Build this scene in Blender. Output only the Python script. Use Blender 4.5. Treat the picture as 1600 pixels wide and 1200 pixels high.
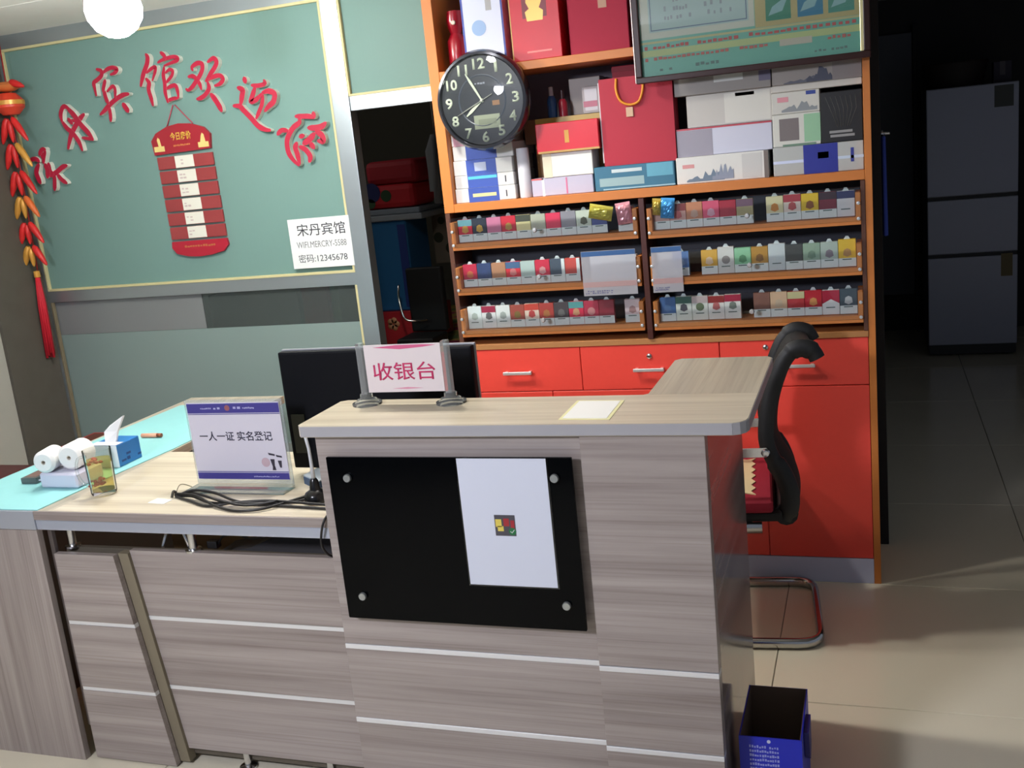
import bpy, bmesh, math, random
from mathutils import Vector, Matrix
random.seed(7)
for o in list(bpy.data.objects): bpy.data.objects.remove(o, do_unlink=True)
SC = bpy.context.scene
COL = SC.collection

# ------------------------------------------------------------------ camera, world, lamps, exposure
cam_data = bpy.data.cameras.new('camera')
cam = bpy.data.objects.new('camera', cam_data); COL.objects.link(cam)
RC = Matrix(((0.943554, 0.021379, 0.330529), (0.315572, 0.245074, -0.916708), (-0.100602, 0.969269, 0.224494)))
cam.matrix_world = Matrix.Translation((0, 0, 1.6)) @ RC.to_4x4()
cam_data.sensor_width = 36.0
cam_data.lens = 36.0 * 1627.8 / 1600
cam_data.clip_start = 0.05
SC.camera = cam

world = bpy.data.worlds.new('world'); SC.world = world
world.use_nodes = True
world.node_tree.nodes['Background'].inputs[0].default_value = (0.62, 0.70, 0.86, 1)
world.node_tree.nodes['Background'].inputs[1].default_value = 0.29

def area_lamp(name, loc, target, size, power, color):
    l = bpy.data.lights.new(name, 'AREA'); l.shape = 'ELLIPSE'; l.size = size[0]; l.size_y = size[1]
    l.energy = power; l.color = color
    o = bpy.data.objects.new(name, l); COL.objects.link(o); o.location = loc
    o.rotation_euler = (Vector(target) - Vector(loc)).to_track_quat('-Z', 'Y').to_euler()
    return o
area_lamp('lobby_fill', (-1.85, -0.2, 2.2), (-0.3, 2.1, 0.6), (0.42, 0.42), 68, (0.86, 0.88, 1.0))  # unseen fill added behind the camera to light the front faces
def point_lamp(name, loc, power, color, r):
    l = bpy.data.lights.new(name, 'POINT'); l.energy = power; l.color = color; l.shadow_soft_size = r
    o = bpy.data.objects.new(name, l); COL.objects.link(o); o.location = loc
    return o
def spot_lamp(name, loc, power, color, r, cone, blend):
    l = bpy.data.lights.new(name, 'SPOT'); l.energy = power; l.color = color; l.shadow_soft_size = r
    l.spot_size = math.radians(cone); l.spot_blend = blend
    o = bpy.data.objects.new(name, l); COL.objects.link(o); o.location = loc
    return o
spot_lamp('counter_lamp', (-1.35, 2.74, 2.22), 54, (1.0, .96, .90), 0.06, 158, 0.75)     # recessed ceiling downlight over the desk, above the frame
point_lamp('store_fill', (-3.0, 4.5, 2.15), 4.0, (1.0, .95, .88), 0.06)        # added fill that lifts the dark store room, no bulb known there
BULB_EMIT = 152.0
SC.view_settings.view_transform = 'Standard'
SC.view_settings.look = 'None'
SC.view_settings.gamma = 1.0
SC.view_settings.exposure = 0.0
SC.view_settings.use_curve_mapping = False

# ------------------------------------------------------------------ materials
def lin(c):
    c /= 255.0
    return c / 12.92 if c <= 0.04045 else ((c + 0.055) / 1.055) ** 2.4
def rgb(r, g, b): return (lin(r), lin(g), lin(b), 1.0)
MATS = {}
def mat(r, g, b, rough=0.5, metal=0.0, spec=0.5, grain=0.0, gscale=40.0, coat=0.0):
    key = (r, g, b, rough, metal, spec, grain, gscale, coat)
    if key in MATS: return MATS[key]
    m = bpy.data.materials.new('m_%d_%d_%d' % (r, g, b)); m.use_nodes = True
    n = m.node_tree.nodes; l = m.node_tree.links; p = n['Principled BSDF']
    p.inputs['Base Color'].default_value = rgb(r, g, b)
    p.inputs['Roughness'].default_value = rough
    p.inputs['Metallic'].default_value = metal
    p.inputs['Specular IOR Level'].default_value = spec
    if coat: p.inputs['Coat Weight'].default_value = coat; p.inputs['Coat Roughness'].default_value = 0.06
    if grain:
        t = n.new('ShaderNodeTexCoord'); no = n.new('ShaderNodeTexNoise'); no.inputs['Scale'].default_value = gscale
        no.inputs['Detail'].default_value = 4
        mx = n.new('ShaderNodeMix'); mx.data_type = 'RGBA'
        c = rgb(r, g, b)
        mx.inputs['A'].default_value = tuple(v * (1 - grain) for v in c[:3]) + (1,)
        mx.inputs['B'].default_value = tuple(min(1, v * (1 + grain)) for v in c[:3]) + (1,)
        l.new(t.outputs['Object'], no.inputs['Vector']); l.new(no.outputs['Fac'], mx.inputs['Factor'])
        l.new(mx.outputs['Result'], p.inputs['Base Color'])
    MATS[key] = m
    return m
def wood(axis, dark=(138, 126, 122), light=(172, 161, 156), rough=0.33):
    key = ('wood', axis, dark, light, rough)
    if key in MATS: return MATS[key]
    m = bpy.data.materials.new('laminate_' + axis); m.use_nodes = True
    n = m.node_tree.nodes; l = m.node_tree.links; p = n['Principled BSDF']
    g = n.new('ShaderNodeNewGeometry'); mp = n.new('ShaderNodeMapping')
    s = {'x': (0.9, 26, 26), 'y': (26, 0.9, 26), 'z': (26, 26, 0.9)}[axis]
    mp.inputs['Scale'].default_value = s
    n1 = n.new('ShaderNodeTexNoise'); n1.inputs['Scale'].default_value = 1.0; n1.inputs['Detail'].default_value = 5; n1.inputs['Roughness'].default_value = 0.62
    l.new(g.outputs['Position'], mp.inputs['Vector']); l.new(mp.outputs['Vector'], n1.inputs['Vector'])
    r1 = n.new('ShaderNodeValToRGB')
    r1.color_ramp.elements[0].position = 0.30; r1.color_ramp.elements[0].color = rgb(*dark)
    r1.color_ramp.elements[1].position = 0.66; r1.color_ramp.elements[1].color = rgb(*light)
    e = r1.color_ramp.elements.new(0.46); e.color = rgb(*[int(d * 0.45 + q * 0.55) for d, q in zip(dark, light)])
    l.new(n1.outputs['Fac'], r1.inputs['Fac'])
    mp2 = n.new('ShaderNodeMapping'); mp2.inputs['Scale'].default_value = tuple(v * 7 if v > 5 else v * 1.5 for v in s)
    n2 = n.new('ShaderNodeTexNoise'); n2.inputs['Scale'].default_value = 1.0; n2.inputs['Detail'].default_value = 3
    l.new(g.outputs['Position'], mp2.inputs['Vector']); l.new(mp2.outputs['Vector'], n2.inputs['Vector'])
    r2 = n.new('ShaderNodeValToRGB')
    r2.color_ramp.elements[0].position = 0.32; r2.color_ramp.elements[0].color = (0.74, 0.71, 0.69, 1)
    r2.color_ramp.elements[1].position = 0.5; r2.color_ramp.elements[1].color = (1, 1, 1, 1)
    l.new(n2.outputs['Fac'], r2.inputs['Fac'])
    mx = n.new('ShaderNodeMix'); mx.data_type = 'RGBA'; mx.blend_type = 'MULTIPLY'; mx.inputs['Factor'].default_value = 0.6
    l.new(r1.outputs['Color'], mx.inputs['A']); l.new(r2.outputs['Color'], mx.inputs['B'])
    l.new(mx.outputs['Result'], p.inputs['Base Color'])
    p.inputs['Roughness'].default_value = rough
    MATS[key] = m
    return m
def glass(name, tint=(1, 1, 1), ior=1.45, rough=0.0, haze=0.0, haze_col=(0.5, 0.5, 0.5)):
    if name in MATS: return MATS[name]
    m = bpy.data.materials.new(name); m.use_nodes = True
    n = m.node_tree.nodes; l = m.node_tree.links
    for x in list(n): n.remove(x)
    out = n.new('ShaderNodeOutputMaterial'); tr = n.new('ShaderNodeBsdfTransparent'); tr.inputs[0].default_value = (*tint, 1)
    gl = n.new('ShaderNodeBsdfGlossy'); gl.inputs['Roughness'].default_value = rough
    fr = n.new('ShaderNodeFresnel'); fr.inputs[0].default_value = ior
    mx = n.new('ShaderNodeMixShader'); l.new(fr.outputs[0], mx.inputs[0])
    body = tr
    if haze:
        df = n.new('ShaderNodeBsdfDiffuse'); df.inputs[0].default_value = (*haze_col, 1)
        mh = n.new('ShaderNodeMixShader'); mh.inputs[0].default_value = haze
        l.new(tr.outputs[0], mh.inputs[1]); l.new(df.outputs[0], mh.inputs[2]); body = mh
    l.new(body.outputs[0], mx.inputs[1]); l.new(gl.outputs[0], mx.inputs[2]); l.new(mx.outputs[0], out.inputs[0])
    MATS[name] = m
    return m
def emit(r, g, b, s):
    m = bpy.data.materials.new('lamp_glow'); m.use_nodes = True
    p = m.node_tree.nodes['Principled BSDF']
    p.inputs['Emission Color'].default_value = (r, g, b, 1); p.inputs['Emission Strength'].default_value = s
    return m

# ------------------------------------------------------------------ builders
W = {}
def wloc(o): return W.get(o.name, Vector((0, 0, 0))) if o else Vector((0, 0, 0))
def obj(name, bm, m, parent=None, smooth=False):
    """link a bmesh given in world coordinates as ONE object under parent"""
    if isinstance(m, (list, tuple)): ms = list(m)
    else: ms = [m]
    vs = [v.co for v in bm.verts]
    lo = Vector([min(v[i] for v in vs) for i in range(3)]); hi = Vector([max(v[i] for v in vs) for i in range(3)])
    c = Vector(((lo.x + hi.x) / 2, (lo.y + hi.y) / 2, lo.z))
    bmesh.ops.translate(bm, verts=bm.verts, vec=-c)
    bmesh.ops.recalc_face_normals(bm, faces=bm.faces)
    me = bpy.data.meshes.new(name)
    if smooth:
        for f in bm.faces: f.smooth = True
    bm.to_mesh(me); bm.free()
    for q in ms: me.materials.append(q)
    if smooth:
        try: me.set_sharp_from_angle(angle=math.radians(40))
        except Exception: pass
    o = bpy.data.objects.new(name, me); COL.objects.link(o)
    o.parent = parent; o.location = c - wloc(parent)
    W[o.name] = c
    return o
def thing(name, label, cat, loc, group=None):
    o = bpy.data.objects.new(name, None); COL.objects.link(o); o.location = loc; o.empty_display_size = 0.05
    W[o.name] = Vector(loc)
    return tag(o, label, cat, group)
def tag(o, label, cat, group=None):
    o['label'] = label; o['category'] = cat
    if group: o['group'] = group
    return o
def struct(o): o['kind'] = 'structure'; return o
def root(name, loc=(0, 0, 0)):
    o = bpy.data.objects.new(name, None); COL.objects.link(o); o.location = loc; W[o.name] = Vector(loc)
    return o
def shift(o, parent):
    return o
def NB(): return bmesh.new()
def add_box(bm, x0, x1, y0, y1, z0, z1, bev=0.0, seg=2, mi=0):
    b = bmesh.new()
    bmesh.ops.create_cube(b, size=1)
    for v in b.verts:
        v.co = Vector((x0 + (v.co.x + .5) * (x1 - x0), y0 + (v.co.y + .5) * (y1 - y0), z0 + (v.co.z + .5) * (z1 - z0)))
    if bev: bmesh.ops.bevel(b, geom=list(b.edges), offset=bev, segments=seg, profile=0.7, affect='EDGES')
    for f in b.faces: f.material_index = mi
    merge(bm, b)
    return bm
def merge(bm, b):
    vm = {}
    for v in b.verts: vm[v] = bm.verts.new(v.co)
    for f in b.faces:
        try:
            nf = bm.faces.new([vm[v] for v in f.verts]); nf.material_index = f.material_index; nf.smooth = f.smooth
        except ValueError: pass
    b.free()
def box(name, x0, x1, y0, y1, z0, z1, m, parent=None, bev=0.003, seg=2):
    return obj(name, add_box(NB(), x0, x1, y0, y1, z0, z1, bev, seg), m, parent)
def add_prism(bm, pts, axis, a0, a1, mi=0):
    """extrude polygon pts (2-D) along axis; axis y: pts are (x,z); z: (x,y); x: (y,z)"""
    def P(p, a):
        return {'y': (p[0], a, p[1]), 'z': (p[0], p[1], a), 'x': (a, p[0], p[1])}[axis]
    A = [bm.verts.new(P(p, a0)) for p in pts]; B = [bm.verts.new(P(p, a1)) for p in pts]
    fs = [bm.faces.new(A), bm.faces.new(B)]
    for i in range(len(pts)):
        j = (i + 1) % len(pts); fs.append(bm.faces.new([A[i], A[j], B[j], B[i]]))
    for f in fs: f.material_index = mi
    return bm
def prism(name, pts, axis, a0, a1, m, parent=None): return obj(name, add_prism(NB(), pts, axis, a0, a1), m, parent)
def rounded(x0, x1, y0, y1, rads, n=6):
    """rectangle outline with radii for (x0y0, x1y0, x1y1, x0y1)"""
    out = []
    for (cx, cy, sx, sy, r, a0) in ((x0, y0, 1, 1, rads[0], 180), (x1, y0, -1, 1, rads[1], 270), (x1, y1, -1, -1, rads[2], 0), (x0, y1, 1, -1, rads[3], 90)):
        if r <= 0: out.append((cx, cy)); continue
        for k in range(n + 1):
            a = math.radians(a0 + 90 * k / n)
            out.append((cx + sx * r + r * math.cos(a), cy + sy * r + r * math.sin(a)))
    return out
def add_tube(bm, pts, r, n=8, closed=False, mi=0, squash=None, caps=True):
    pts = [Vector(p) for p in pts]; N = len(pts)
    rr = r if isinstance(r, (list, tuple)) else [r] * N
    rings = []; up = None
    for i in range(N):
        a = pts[i - 1] if (i > 0 or closed) else pts[i]; b = pts[(i + 1) % N] if (i < N - 1 or closed) else pts[i]
        t = (b - a).normalized()
        if up is None:
            up = Vector((0, 0, 1)) if abs(t.z) < 0.9 else Vector((1, 0, 0))
        s = t.cross(up)
        if s.length < 1e-4: s = t.orthogonal()
        s.normalize(); u = s.cross(t).normalized(); up = u
        ring = []
        for k in range(n):
            an = 2 * math.pi * k / n
            d = s * math.cos(an) * rr[i] * (squash[0] if squash else 1) + u * math.sin(an) * rr[i] * (squash[1] if squash else 1)
            ring.append(bm.verts.new(pts[i] + d))
        rings.append(ring)
    M = N if closed else N - 1
    for i in range(M):
        A, B = rings[i], rings[(i + 1) % N]
        for k in range(n):
            f = bm.faces.new([A[k], A[(k + 1) % n], B[(k + 1) % n], B[k]]); f.material_index = mi; f.smooth = True
    if caps and not closed:
        for R_ in (rings[0], rings[-1]):
            f = bm.faces.new(R_); f.material_index = mi
    return bm
def tube(name, pts, r, m, parent=None, n=8, closed=False, squash=None):
    return obj(name, add_tube(NB(), pts, r, n, closed, 0, squash), m, parent)
def add_lathe(bm, prof, c, axis='z', n=24, mi=0):
    c = Vector(c); rings = []
    for (r, h) in prof:
        if r < 1e-6:
            p = {'z': (0, 0, h), 'y': (0, h, 0), 'x': (h, 0, 0)}[axis]
            rings.append([bm.verts.new(c + Vector(p))]); continue
        ring = []
        for k in range(n):
            a = 2 * math.pi * k / n; u, v = r * math.cos(a), r * math.sin(a)
            p = {'z': (u, v, h), 'y': (u, h, v), 'x': (h, u, v)}[axis]
            ring.append(bm.verts.new(c + Vector(p)))
        rings.append(ring)
    for A, B in zip(rings, rings[1:]):
        if len(A) == 1 and len(B) == 1: continue
        for k in range(n):
            j = (k + 1) % n
            vs = [A[0], B[j], B[k]] if len(A) == 1 else ([A[k], A[j], B[0]] if len(B) == 1 else [A[k], A[j], B[j], B[k]])
            f = bm.faces.new(vs); f.material_index = mi; f.smooth = True
    return bm
def lathe(name, prof, c, m, parent=None, axis='z', n=24): return obj(name, add_lathe(NB(), prof, c, axis, n), m, parent, smooth=True)
def text(name, s, size, m, parent, x, y, z, w=None, extrude=0.0004, bold=0.0, shear=0.0, ang=0.0, up='z', align='CENTER', cbox=None):
    """lettering facing -y (up='z') or lying on a top (up='y'); x,y,z = centre; w = total width"""
    c = bpy.data.curves.new('lettering', 'FONT'); c.body = s; c.size = 1.0; c.extrude = 0; c.offset = bold; c.shear = shear
    c.resolution_u = 3
    c.align_x = 'CENTER'; c.align_y = 'CENTER'
    t = bpy.data.objects.new('lettering', c); COL.objects.link(t)
    dg = bpy.context.evaluated_depsgraph_get(); dg.update()
    me = bpy.data.meshes.new_from_object(t.evaluated_get(dg))
    bpy.data.objects.remove(t, do_unlink=True)
    bm = bmesh.new(); bm.from_mesh(me); bpy.data.meshes.remove(me)
    xs = [v.co.x for v in bm.verts]; ys = [v.co.y for v in bm.verts]
    cx, cy = (min(xs) + max(xs)) / 2, (min(ys) + max(ys)) / 2
    wx = max(xs) - min(xs); hy = max(ys) - min(ys)
    sx = (w / wx) if w else size / hy; sy = size / hy
    ca, sa = math.cos(ang), math.sin(ang)
    geo = bmesh.ops.extrude_face_region(bm, geom=list(bm.faces))
    ext = set(v for v in geo['geom'] if isinstance(v, bmesh.types.BMVert))
    for v in bm.verts:
        a, b = (v.co.x - cx) * sx, (v.co.y - cy) * sy
        a, b = a * ca - b * sa, a * sa + b * ca
        d = extrude if v in ext else 0.0
        v.co = Vector((x + a, y - d, z + b)) if up == 'z' else Vector((x + a, y + b, z + d))
    return obj(name, bm, m, parent)
def add_mark(bm, x0, x1, z0, z1, y, d=0.0005, mi=0): return add_box(bm, x0, x1, y - d, y, z0, z1, 0, 1, mi)
def mark(name, x0, x1, z0, z1, y, m, parent, d=0.0005): return obj(name, add_mark(NB(), x0, x1, z0, z1, y, d), m, parent)
def scribble(bm, x0, x1, z0, z1, y, cols, rows, fill=0.8, d=0.0004, rng=None):
    """a block of tiny unreadable print: short strokes in rows"""
    rng = rng or random
    rh = (z1 - z0) / rows
    for r_ in range(rows):
        cw = (x1 - x0) / cols
        for k in range(cols):
            if rng.random() > fill: continue
            xa = x0 + k * cw + cw * 0.08; xb = xa + cw * rng.uniform(0.55, 0.85)
            za = z0 + r_ * rh + rh * rng.uniform(0.12, 0.25); zb = za + rh * rng.uniform(0.35, 0.6)
            add_mark(bm, xa, xb, za, zb, y, d)
    return bm
def disc(name, r, x, y, z, m, parent, d=0.0005, n=20):
    return lathe(name, [(0, -d), (r, -d), (r, 0)], (x, y, z), m, parent, 'y', n)
def copy_tree(o, delta, parent=None):
    c = o.copy(); COL.objects.link(c); c.parent = parent
    if parent is None: c.location = o.location + Vector(delta)
    W[c.name] = wloc(o) + Vector(delta)
    for ch in o.children: copy_tree(ch, delta, c)
    return c
chrome = mat(215, 215, 218, 0.18, 1.0)
alu = mat(176, 186, 192, 0.40, 0.85)
white = mat(236, 236, 234, 0.5)
black = mat(14, 14, 17, 0.35)
acrylic = glass('acrylic', (0.93, 0.96, 0.95))

# ================================================================== SETTING
GL = 2.28                                                             # ceiling height
floor = struct(root('floor'))
grout = mat(120, 112, 98, 0.7)
tile_m = [mat(228, 219, 196, 0.16, grain=0.05, gscale=3), mat(224, 214, 190, 0.16, grain=0.05, gscale=3), mat(230, 222, 201, 0.16, grain=0.05, gscale=3)]
box('floor_slab', -4.6, 3.0, -1.0, 8.2, -0.06, -0.004, grout, floor, 0)
for i in range(-5, 4):
    for j in range(-4, 7):
        xa, ya = -0.305 + 0.8 * i, 2.715 + 0.8 * j
        box('floor_tile', xa + .0012, xa + .7988, ya + .0012, ya + .7988, -0.012, 0, tile_m[(i * 5 + j * 3) % 3], floor, 0.0015, 1)
ceiling = struct(root('ceiling', (0, 0, GL)))
ceil_m = mat(244, 246, 244, 0.7, grain=0.03, gscale=8)
box('ceiling_slab', -4.6, 3.0, -1.0, 8.2, GL + .012, GL + .06, mat(150, 152, 150, 0.8), ceiling, 0)
for i in range(3):
    for j in range(4):
        xa, ya = -3.65 + i * 1.2, 1.5 + j * .6
        box('ceiling_panel', xa + .003, xa + 1.197, ya + .003, ya + .597, GL, GL + .012, ceil_m, ceiling, 0.002, 1)
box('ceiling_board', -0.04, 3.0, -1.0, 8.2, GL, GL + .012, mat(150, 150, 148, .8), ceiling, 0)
box('ceiling_board', -3.65, -0.05, -1.0, 1.49, GL, GL + .012, ceil_m, ceiling, 0)

wall_left = struct(box('wall_left', -3.80, -3.65, -1.0, 8.2, 0, GL, mat(182, 182, 172, 0.8, grain=0.06, gscale=6), None, 0))
struct(box('wall_shade_strip', -3.65, -3.632, 3.56, 3.855, 0, GL, mat(88, 84, 76, 0.7, grain=0.15, gscale=12), None, 0.002))  # brown-grey strip that paints the shade in the wall corner
# ---- glazed aluminium partition at the back
PY = 3.88
part_ = struct(root('wall_back', (-2.8, PY, 0)))
def alu_bar(name, x0, x1, z0, z1, d=0.05): return box(name, x0, x1, PY - d / 2, PY + d / 2, z0, z1, alu, part_, 0.002)
alu_bar('frame_post', -2.022, -1.948, 0, GL, 0.06)
alu_bar('frame_post', -3.645, -3.615, 0, GL)
alu_bar('top_rail', -3.615, -2.023, 2.222, GL)
alu_bar('top_rail', -1.947, -0.02, 2.235, GL)
alu_bar('middle_rail', -3.615, -2.023, 1.094, 1.146)
alu_bar('door_header', -1.947, -1.44, 1.786, 1.842)
alu_bar('bottom_rail', -3.615, -2.023, 0.36, 0.41)
seal = mat(206, 198, 150, 0.6)
def seals(x0, x1, z0, z1, w=0.011):
    y0, y1 = PY - .028, PY - .012
    box('glazing_bead', x0, x1, y0, y1, z0, z0 + w, seal, part_, 0.001, 1); box('glazing_bead', x0, x1, y0, y1, z1 - w, z1, seal, part_, 0.001, 1)
    box('glazing_bead', x0, x0 + w, y0, y1, z0 + w, z1 - w, seal, part_, 0.001, 1); box('glazing_bead', x1 - w, x1, y0, y1, z0 + w, z1 - w, seal, part_, 0.001, 1)
def green_glass():
    m = bpy.data.materials.new('green_board'); m.use_nodes = True
    n = m.node_tree.nodes; l = m.node_tree.links; p = n['Principled BSDF']
    p.inputs['Base Color'].default_value = rgb(116, 149, 143); p.inputs['Roughness'].default_value = 0.5
    p.inputs['Specular IOR Level'].default_value = 0.22
    g = n.new('ShaderNodeNewGeometry'); mp = n.new('ShaderNodeMapping'); mp.inputs['Scale'].default_value = (60, 60, 0.6)
    no = n.new('ShaderNodeTexNoise'); no.inputs['Scale'].default_value = 1; no.inputs['Detail'].default_value = 2
    b = n.new('ShaderNodeBump'); b.inputs['Strength'].default_value = 0.12; b.inputs['Distance'].default_value = 0.004
    l.new(g.outputs['Position'], mp.inputs[0]); l.new(mp.outputs[0], no.inputs['Vector']); l.new(no.outputs['Fac'], b.inputs['Height'])
    l.new(b.outputs[0], p.inputs['Normal'])
    return m
gm = green_glass()
box('green_panel', -3.615, -2.022, PY - .012, PY + .004, 1.146, 2.222, gm, part_, 0)
seals(-3.615, -2.022, 1.146, 2.222)
box('green_panel', -1.948, -1.44, PY - .012, PY + .004, 1.842, 2.235, gm, part_, 0)
seals(-1.948, -1.44, 1.842, 2.235, 0.009)
box('clear_pane', -2.800, -2.022, PY - .006, PY, 0.938, 1.094, glass('clear_pane', (0.66, 0.74, 0.72), haze=0.16, haze_col=(0.30, 0.36, 0.36)), part_, 0)
box('reflection_pane', -3.615, -2.802, PY - .006, PY, 0.938, 1.094, glass('reflection_pane', (0.7, 0.72, 0.72), haze=0.62, haze_col=(0.34, 0.36, 0.37)), part_, 0)  # stronger haze paints a pale reflection into this half of the glass
box('frosted_pane', -3.615, -2.022, PY - .006, PY, 0.41, 0.937, glass('frosted_pane', (0.6, 0.7, 0.68), rough=0.25, haze=0.86, haze_col=(0.27, 0.36, 0.345)), part_, 0)
box('glazing_bead', -2.033, -2.022, PY - .028, PY - .012, 0.41, 1.094, seal, part_, 0.001, 1)
box('glazing_bead', -3.615, -3.604, PY - .028, PY - .012, 0.41, 1.094, mat(130, 120, 96, .6), part_, 0.001, 1)
box('kick_board', -3.615, -2.022, PY - .02, PY + .01, 0, 0.36, mat(120, 126, 124, 0.5), part_, 0.002)
box('wall_board', -1.44, -0.02, PY, PY + .04, 0, 2.235, mat(90, 92, 92, 0.8), part_, 0)
struct(box('trim_2', -0.02, 0.03, 3.875, 4.05, 0, GL, mat(26, 26, 28, 0.8), None, 0.002))
# ---- rooms beyond
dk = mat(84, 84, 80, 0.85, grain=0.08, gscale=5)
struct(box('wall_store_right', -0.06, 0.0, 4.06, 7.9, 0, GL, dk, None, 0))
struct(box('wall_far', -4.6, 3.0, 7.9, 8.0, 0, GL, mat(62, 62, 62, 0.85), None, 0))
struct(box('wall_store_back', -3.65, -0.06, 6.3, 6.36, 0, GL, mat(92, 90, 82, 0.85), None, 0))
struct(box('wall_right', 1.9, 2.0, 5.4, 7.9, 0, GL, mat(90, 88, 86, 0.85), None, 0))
d1 = struct(root('door_1', (0.15, 7.86, 0)))
box('door_leaf', 0.02, 0.27, 7.85, 7.89, 0.27, 2.05, mat(92, 94, 102, 0.5), d1, 0.004)
box('door_frame', 0.275, 0.30, 7.83, 7.895, 0, 2.1, mat(20, 20, 24, 0.6), d1, 0.003)

# ================================================================== RECEPTION DESK (low part) and COUNTER (high part)
wx, wy, wz = wood('x'), wood('y'), wood('z')
tx = wood('x', (188, 174, 152), (222, 212, 190), 0.30); ty = wood('y', (170, 160, 142), (208, 198, 178), 0.30)  # same laminate as the fronts, lamp warmth put into the lighter colours
strip_m = mat(228, 228, 230, 0.35, 0.3)
desk = thing('reception_desk', 'low pale wood-grain reception desk with metal strips, left of the tall counter', 'desk', (-1.9, 2.4, 0))
bm = add_prism(NB(), [(-2.115, 2.105), (-1.247, 2.105), (-1.247, 2.3), (-0.36, 2.3), (-0.36, 2.63), (-2.115, 2.63)], 'z', 0.732, 0.76)
obj('desktop', bm, tx, desk)
box('desktop_edge', -2.172, -1.247, 2.098, 2.1045, 0.7355, 0.76, wx, desk, 0.001)
box('edge_profile', -2.172, -1.247, 2.101, 2.118, 0.706, 0.735, mat(184, 190, 206, 0.35, 0.5), desk, 0.003)
bm = add_box(NB(), -2.53, -2.1155, 2.105, 3.325, 0.732, 0.76)
obj('side_top', bm, ty, desk)
box('end_panel', -2.56, -2.172, 2.098, 2.118, 0.0, 0.705, wz, desk, 0.001)
box('edge_profile', -2.56, -2.1725, 2.098, 2.1045, 0.706, 0.76, mat(176, 180, 190, 0.4, 0.4), desk, 0.003)
box('side_panel', -2.53, -2.51, 2.119, 3.28, 0, 0.731, mat(66, 60, 56, .6), desk, 0.001)  # desk wood, darkened with its back panel to paint the under-desk shade
box('back_panel', -2.509, -2.12, 3.26, 3.28, 0, 0.731, mat(66, 60, 56, .6), desk, 0.001)
box('channel_strip', -2.160, -2.146, 2.122, 2.135, 0.10, 0.704, mat(120, 112, 110, 0.35, 0.7), desk, 0.002)
# front boards: a proud left board, a slanting gap, a right board
def front_board(name, pts, y0, y1):
    return obj(name, add_prism(NB(), pts, 'y', y0, y1), wx, desk)
fl_top = -1.945; fl_bot = -1.868
def slx(z, top=fl_top, bot=fl_bot): return bot + (top - bot) * z / 0.63
for (za, zb) in ((0.005, 0.218), (0.230, 0.421), (0.433, 0.632)):
    front_board('front_board', [(-2.143, za), (slx(za), za), (slx(zb), zb), (-2.143, zb)], 2.112, 2.130)
for za in (0.2185, 0.4215):
    obj('metal_strip', add_prism(NB(), [(-2.143, za), (slx(za), za), (slx(za + .011), za + .011), (-2.143, za + .011)], 'y', 2.114, 2.130), strip_m, desk)
o2 = 0.034
for (za, zb) in ((0.048, 0.230), (0.242, 0.437), (0.449, 0.638)):
    front_board('front_board', [(slx(za) + o2, za), (-1.247, za), (-1.247, zb), (slx(zb) + o2, zb)], 2.140, 2.158)
for za in (0.2305, 0.4375):
    obj('metal_strip', add_prism(NB(), [(slx(za) + o2, za), (-1.247, za), (-1.247, za + .011), (slx(za + .011) + o2, za + .011)], 'y', 2.139, 2.158), strip_m, desk)
obj('gap_filler', add_prism(NB(), [(slx(.01) + .001, .01), (slx(.01) + o2 - .001, .01), (slx(.632) + o2 - .001, .632), (slx(.632) + .001, .632)], 'y', 2.131, 2.158), mat(128, 118, 98, .6), desk)
box('backing_board', -2.143, -1.247, 2.159, 2.176, 0.02, 0.634, mat(96, 88, 76, 0.6), desk, 0.001)
for bx in (-2.118, -1.72):
    bm = add_lathe(NB(), [(0, .635), (.022, .635), (.022, .641), (.0115, .643), (.0115, .728), (.02, .730), (.02, .732)], (bx, 2.160, 0), 'z', 16)
    obj('support_post', bm, chrome, desk, True)
tube('brace', [(-1.735, 2.165, .645), (-1.80, 2.21, .731)], .006, chrome, desk)
tube('brace', [(-1.86, 2.30, .735), (-1.83, 2.175, .636)], .005, chrome, desk)
lathe('foot', [(0, 0), (.024, 0), (.024, .006), (.009, .01), (.009, .05)], (-1.66, 2.150, 0), chrome, desk)
lathe('foot', [(0, 0), (.024, 0), (.024, .006), (.009, .01), (.009, .05)], (-1.40, 2.150, 0), chrome, desk)

counter = thing('reception_counter', 'tall pale wood-grain counter with a raised L-shaped top, black glass board on its front', 'counter', (-.8, 2.2, 0))
top = [(-1.278, 2.042)]
top = rounded(-1.278, -0.248, 2.038, 2.645, (0.02, 0.035, 0.02, 0.0), 6)
outline = [(-1.268, 2.038), (-1.278, 2.050), (-1.278, 2.262), (-1.262, 2.275), (-0.507, 2.275), (-0.497, 2.285), (-0.495, 2.625), (-0.480, 2.643), (-0.262, 2.643), (-0.248, 2.625)]
outline += [(-0.248, 2.072), (-0.252, 2.056), (-0.262, 2.044), (-0.276, 2.038)]
outline = outline[::-1]
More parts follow.
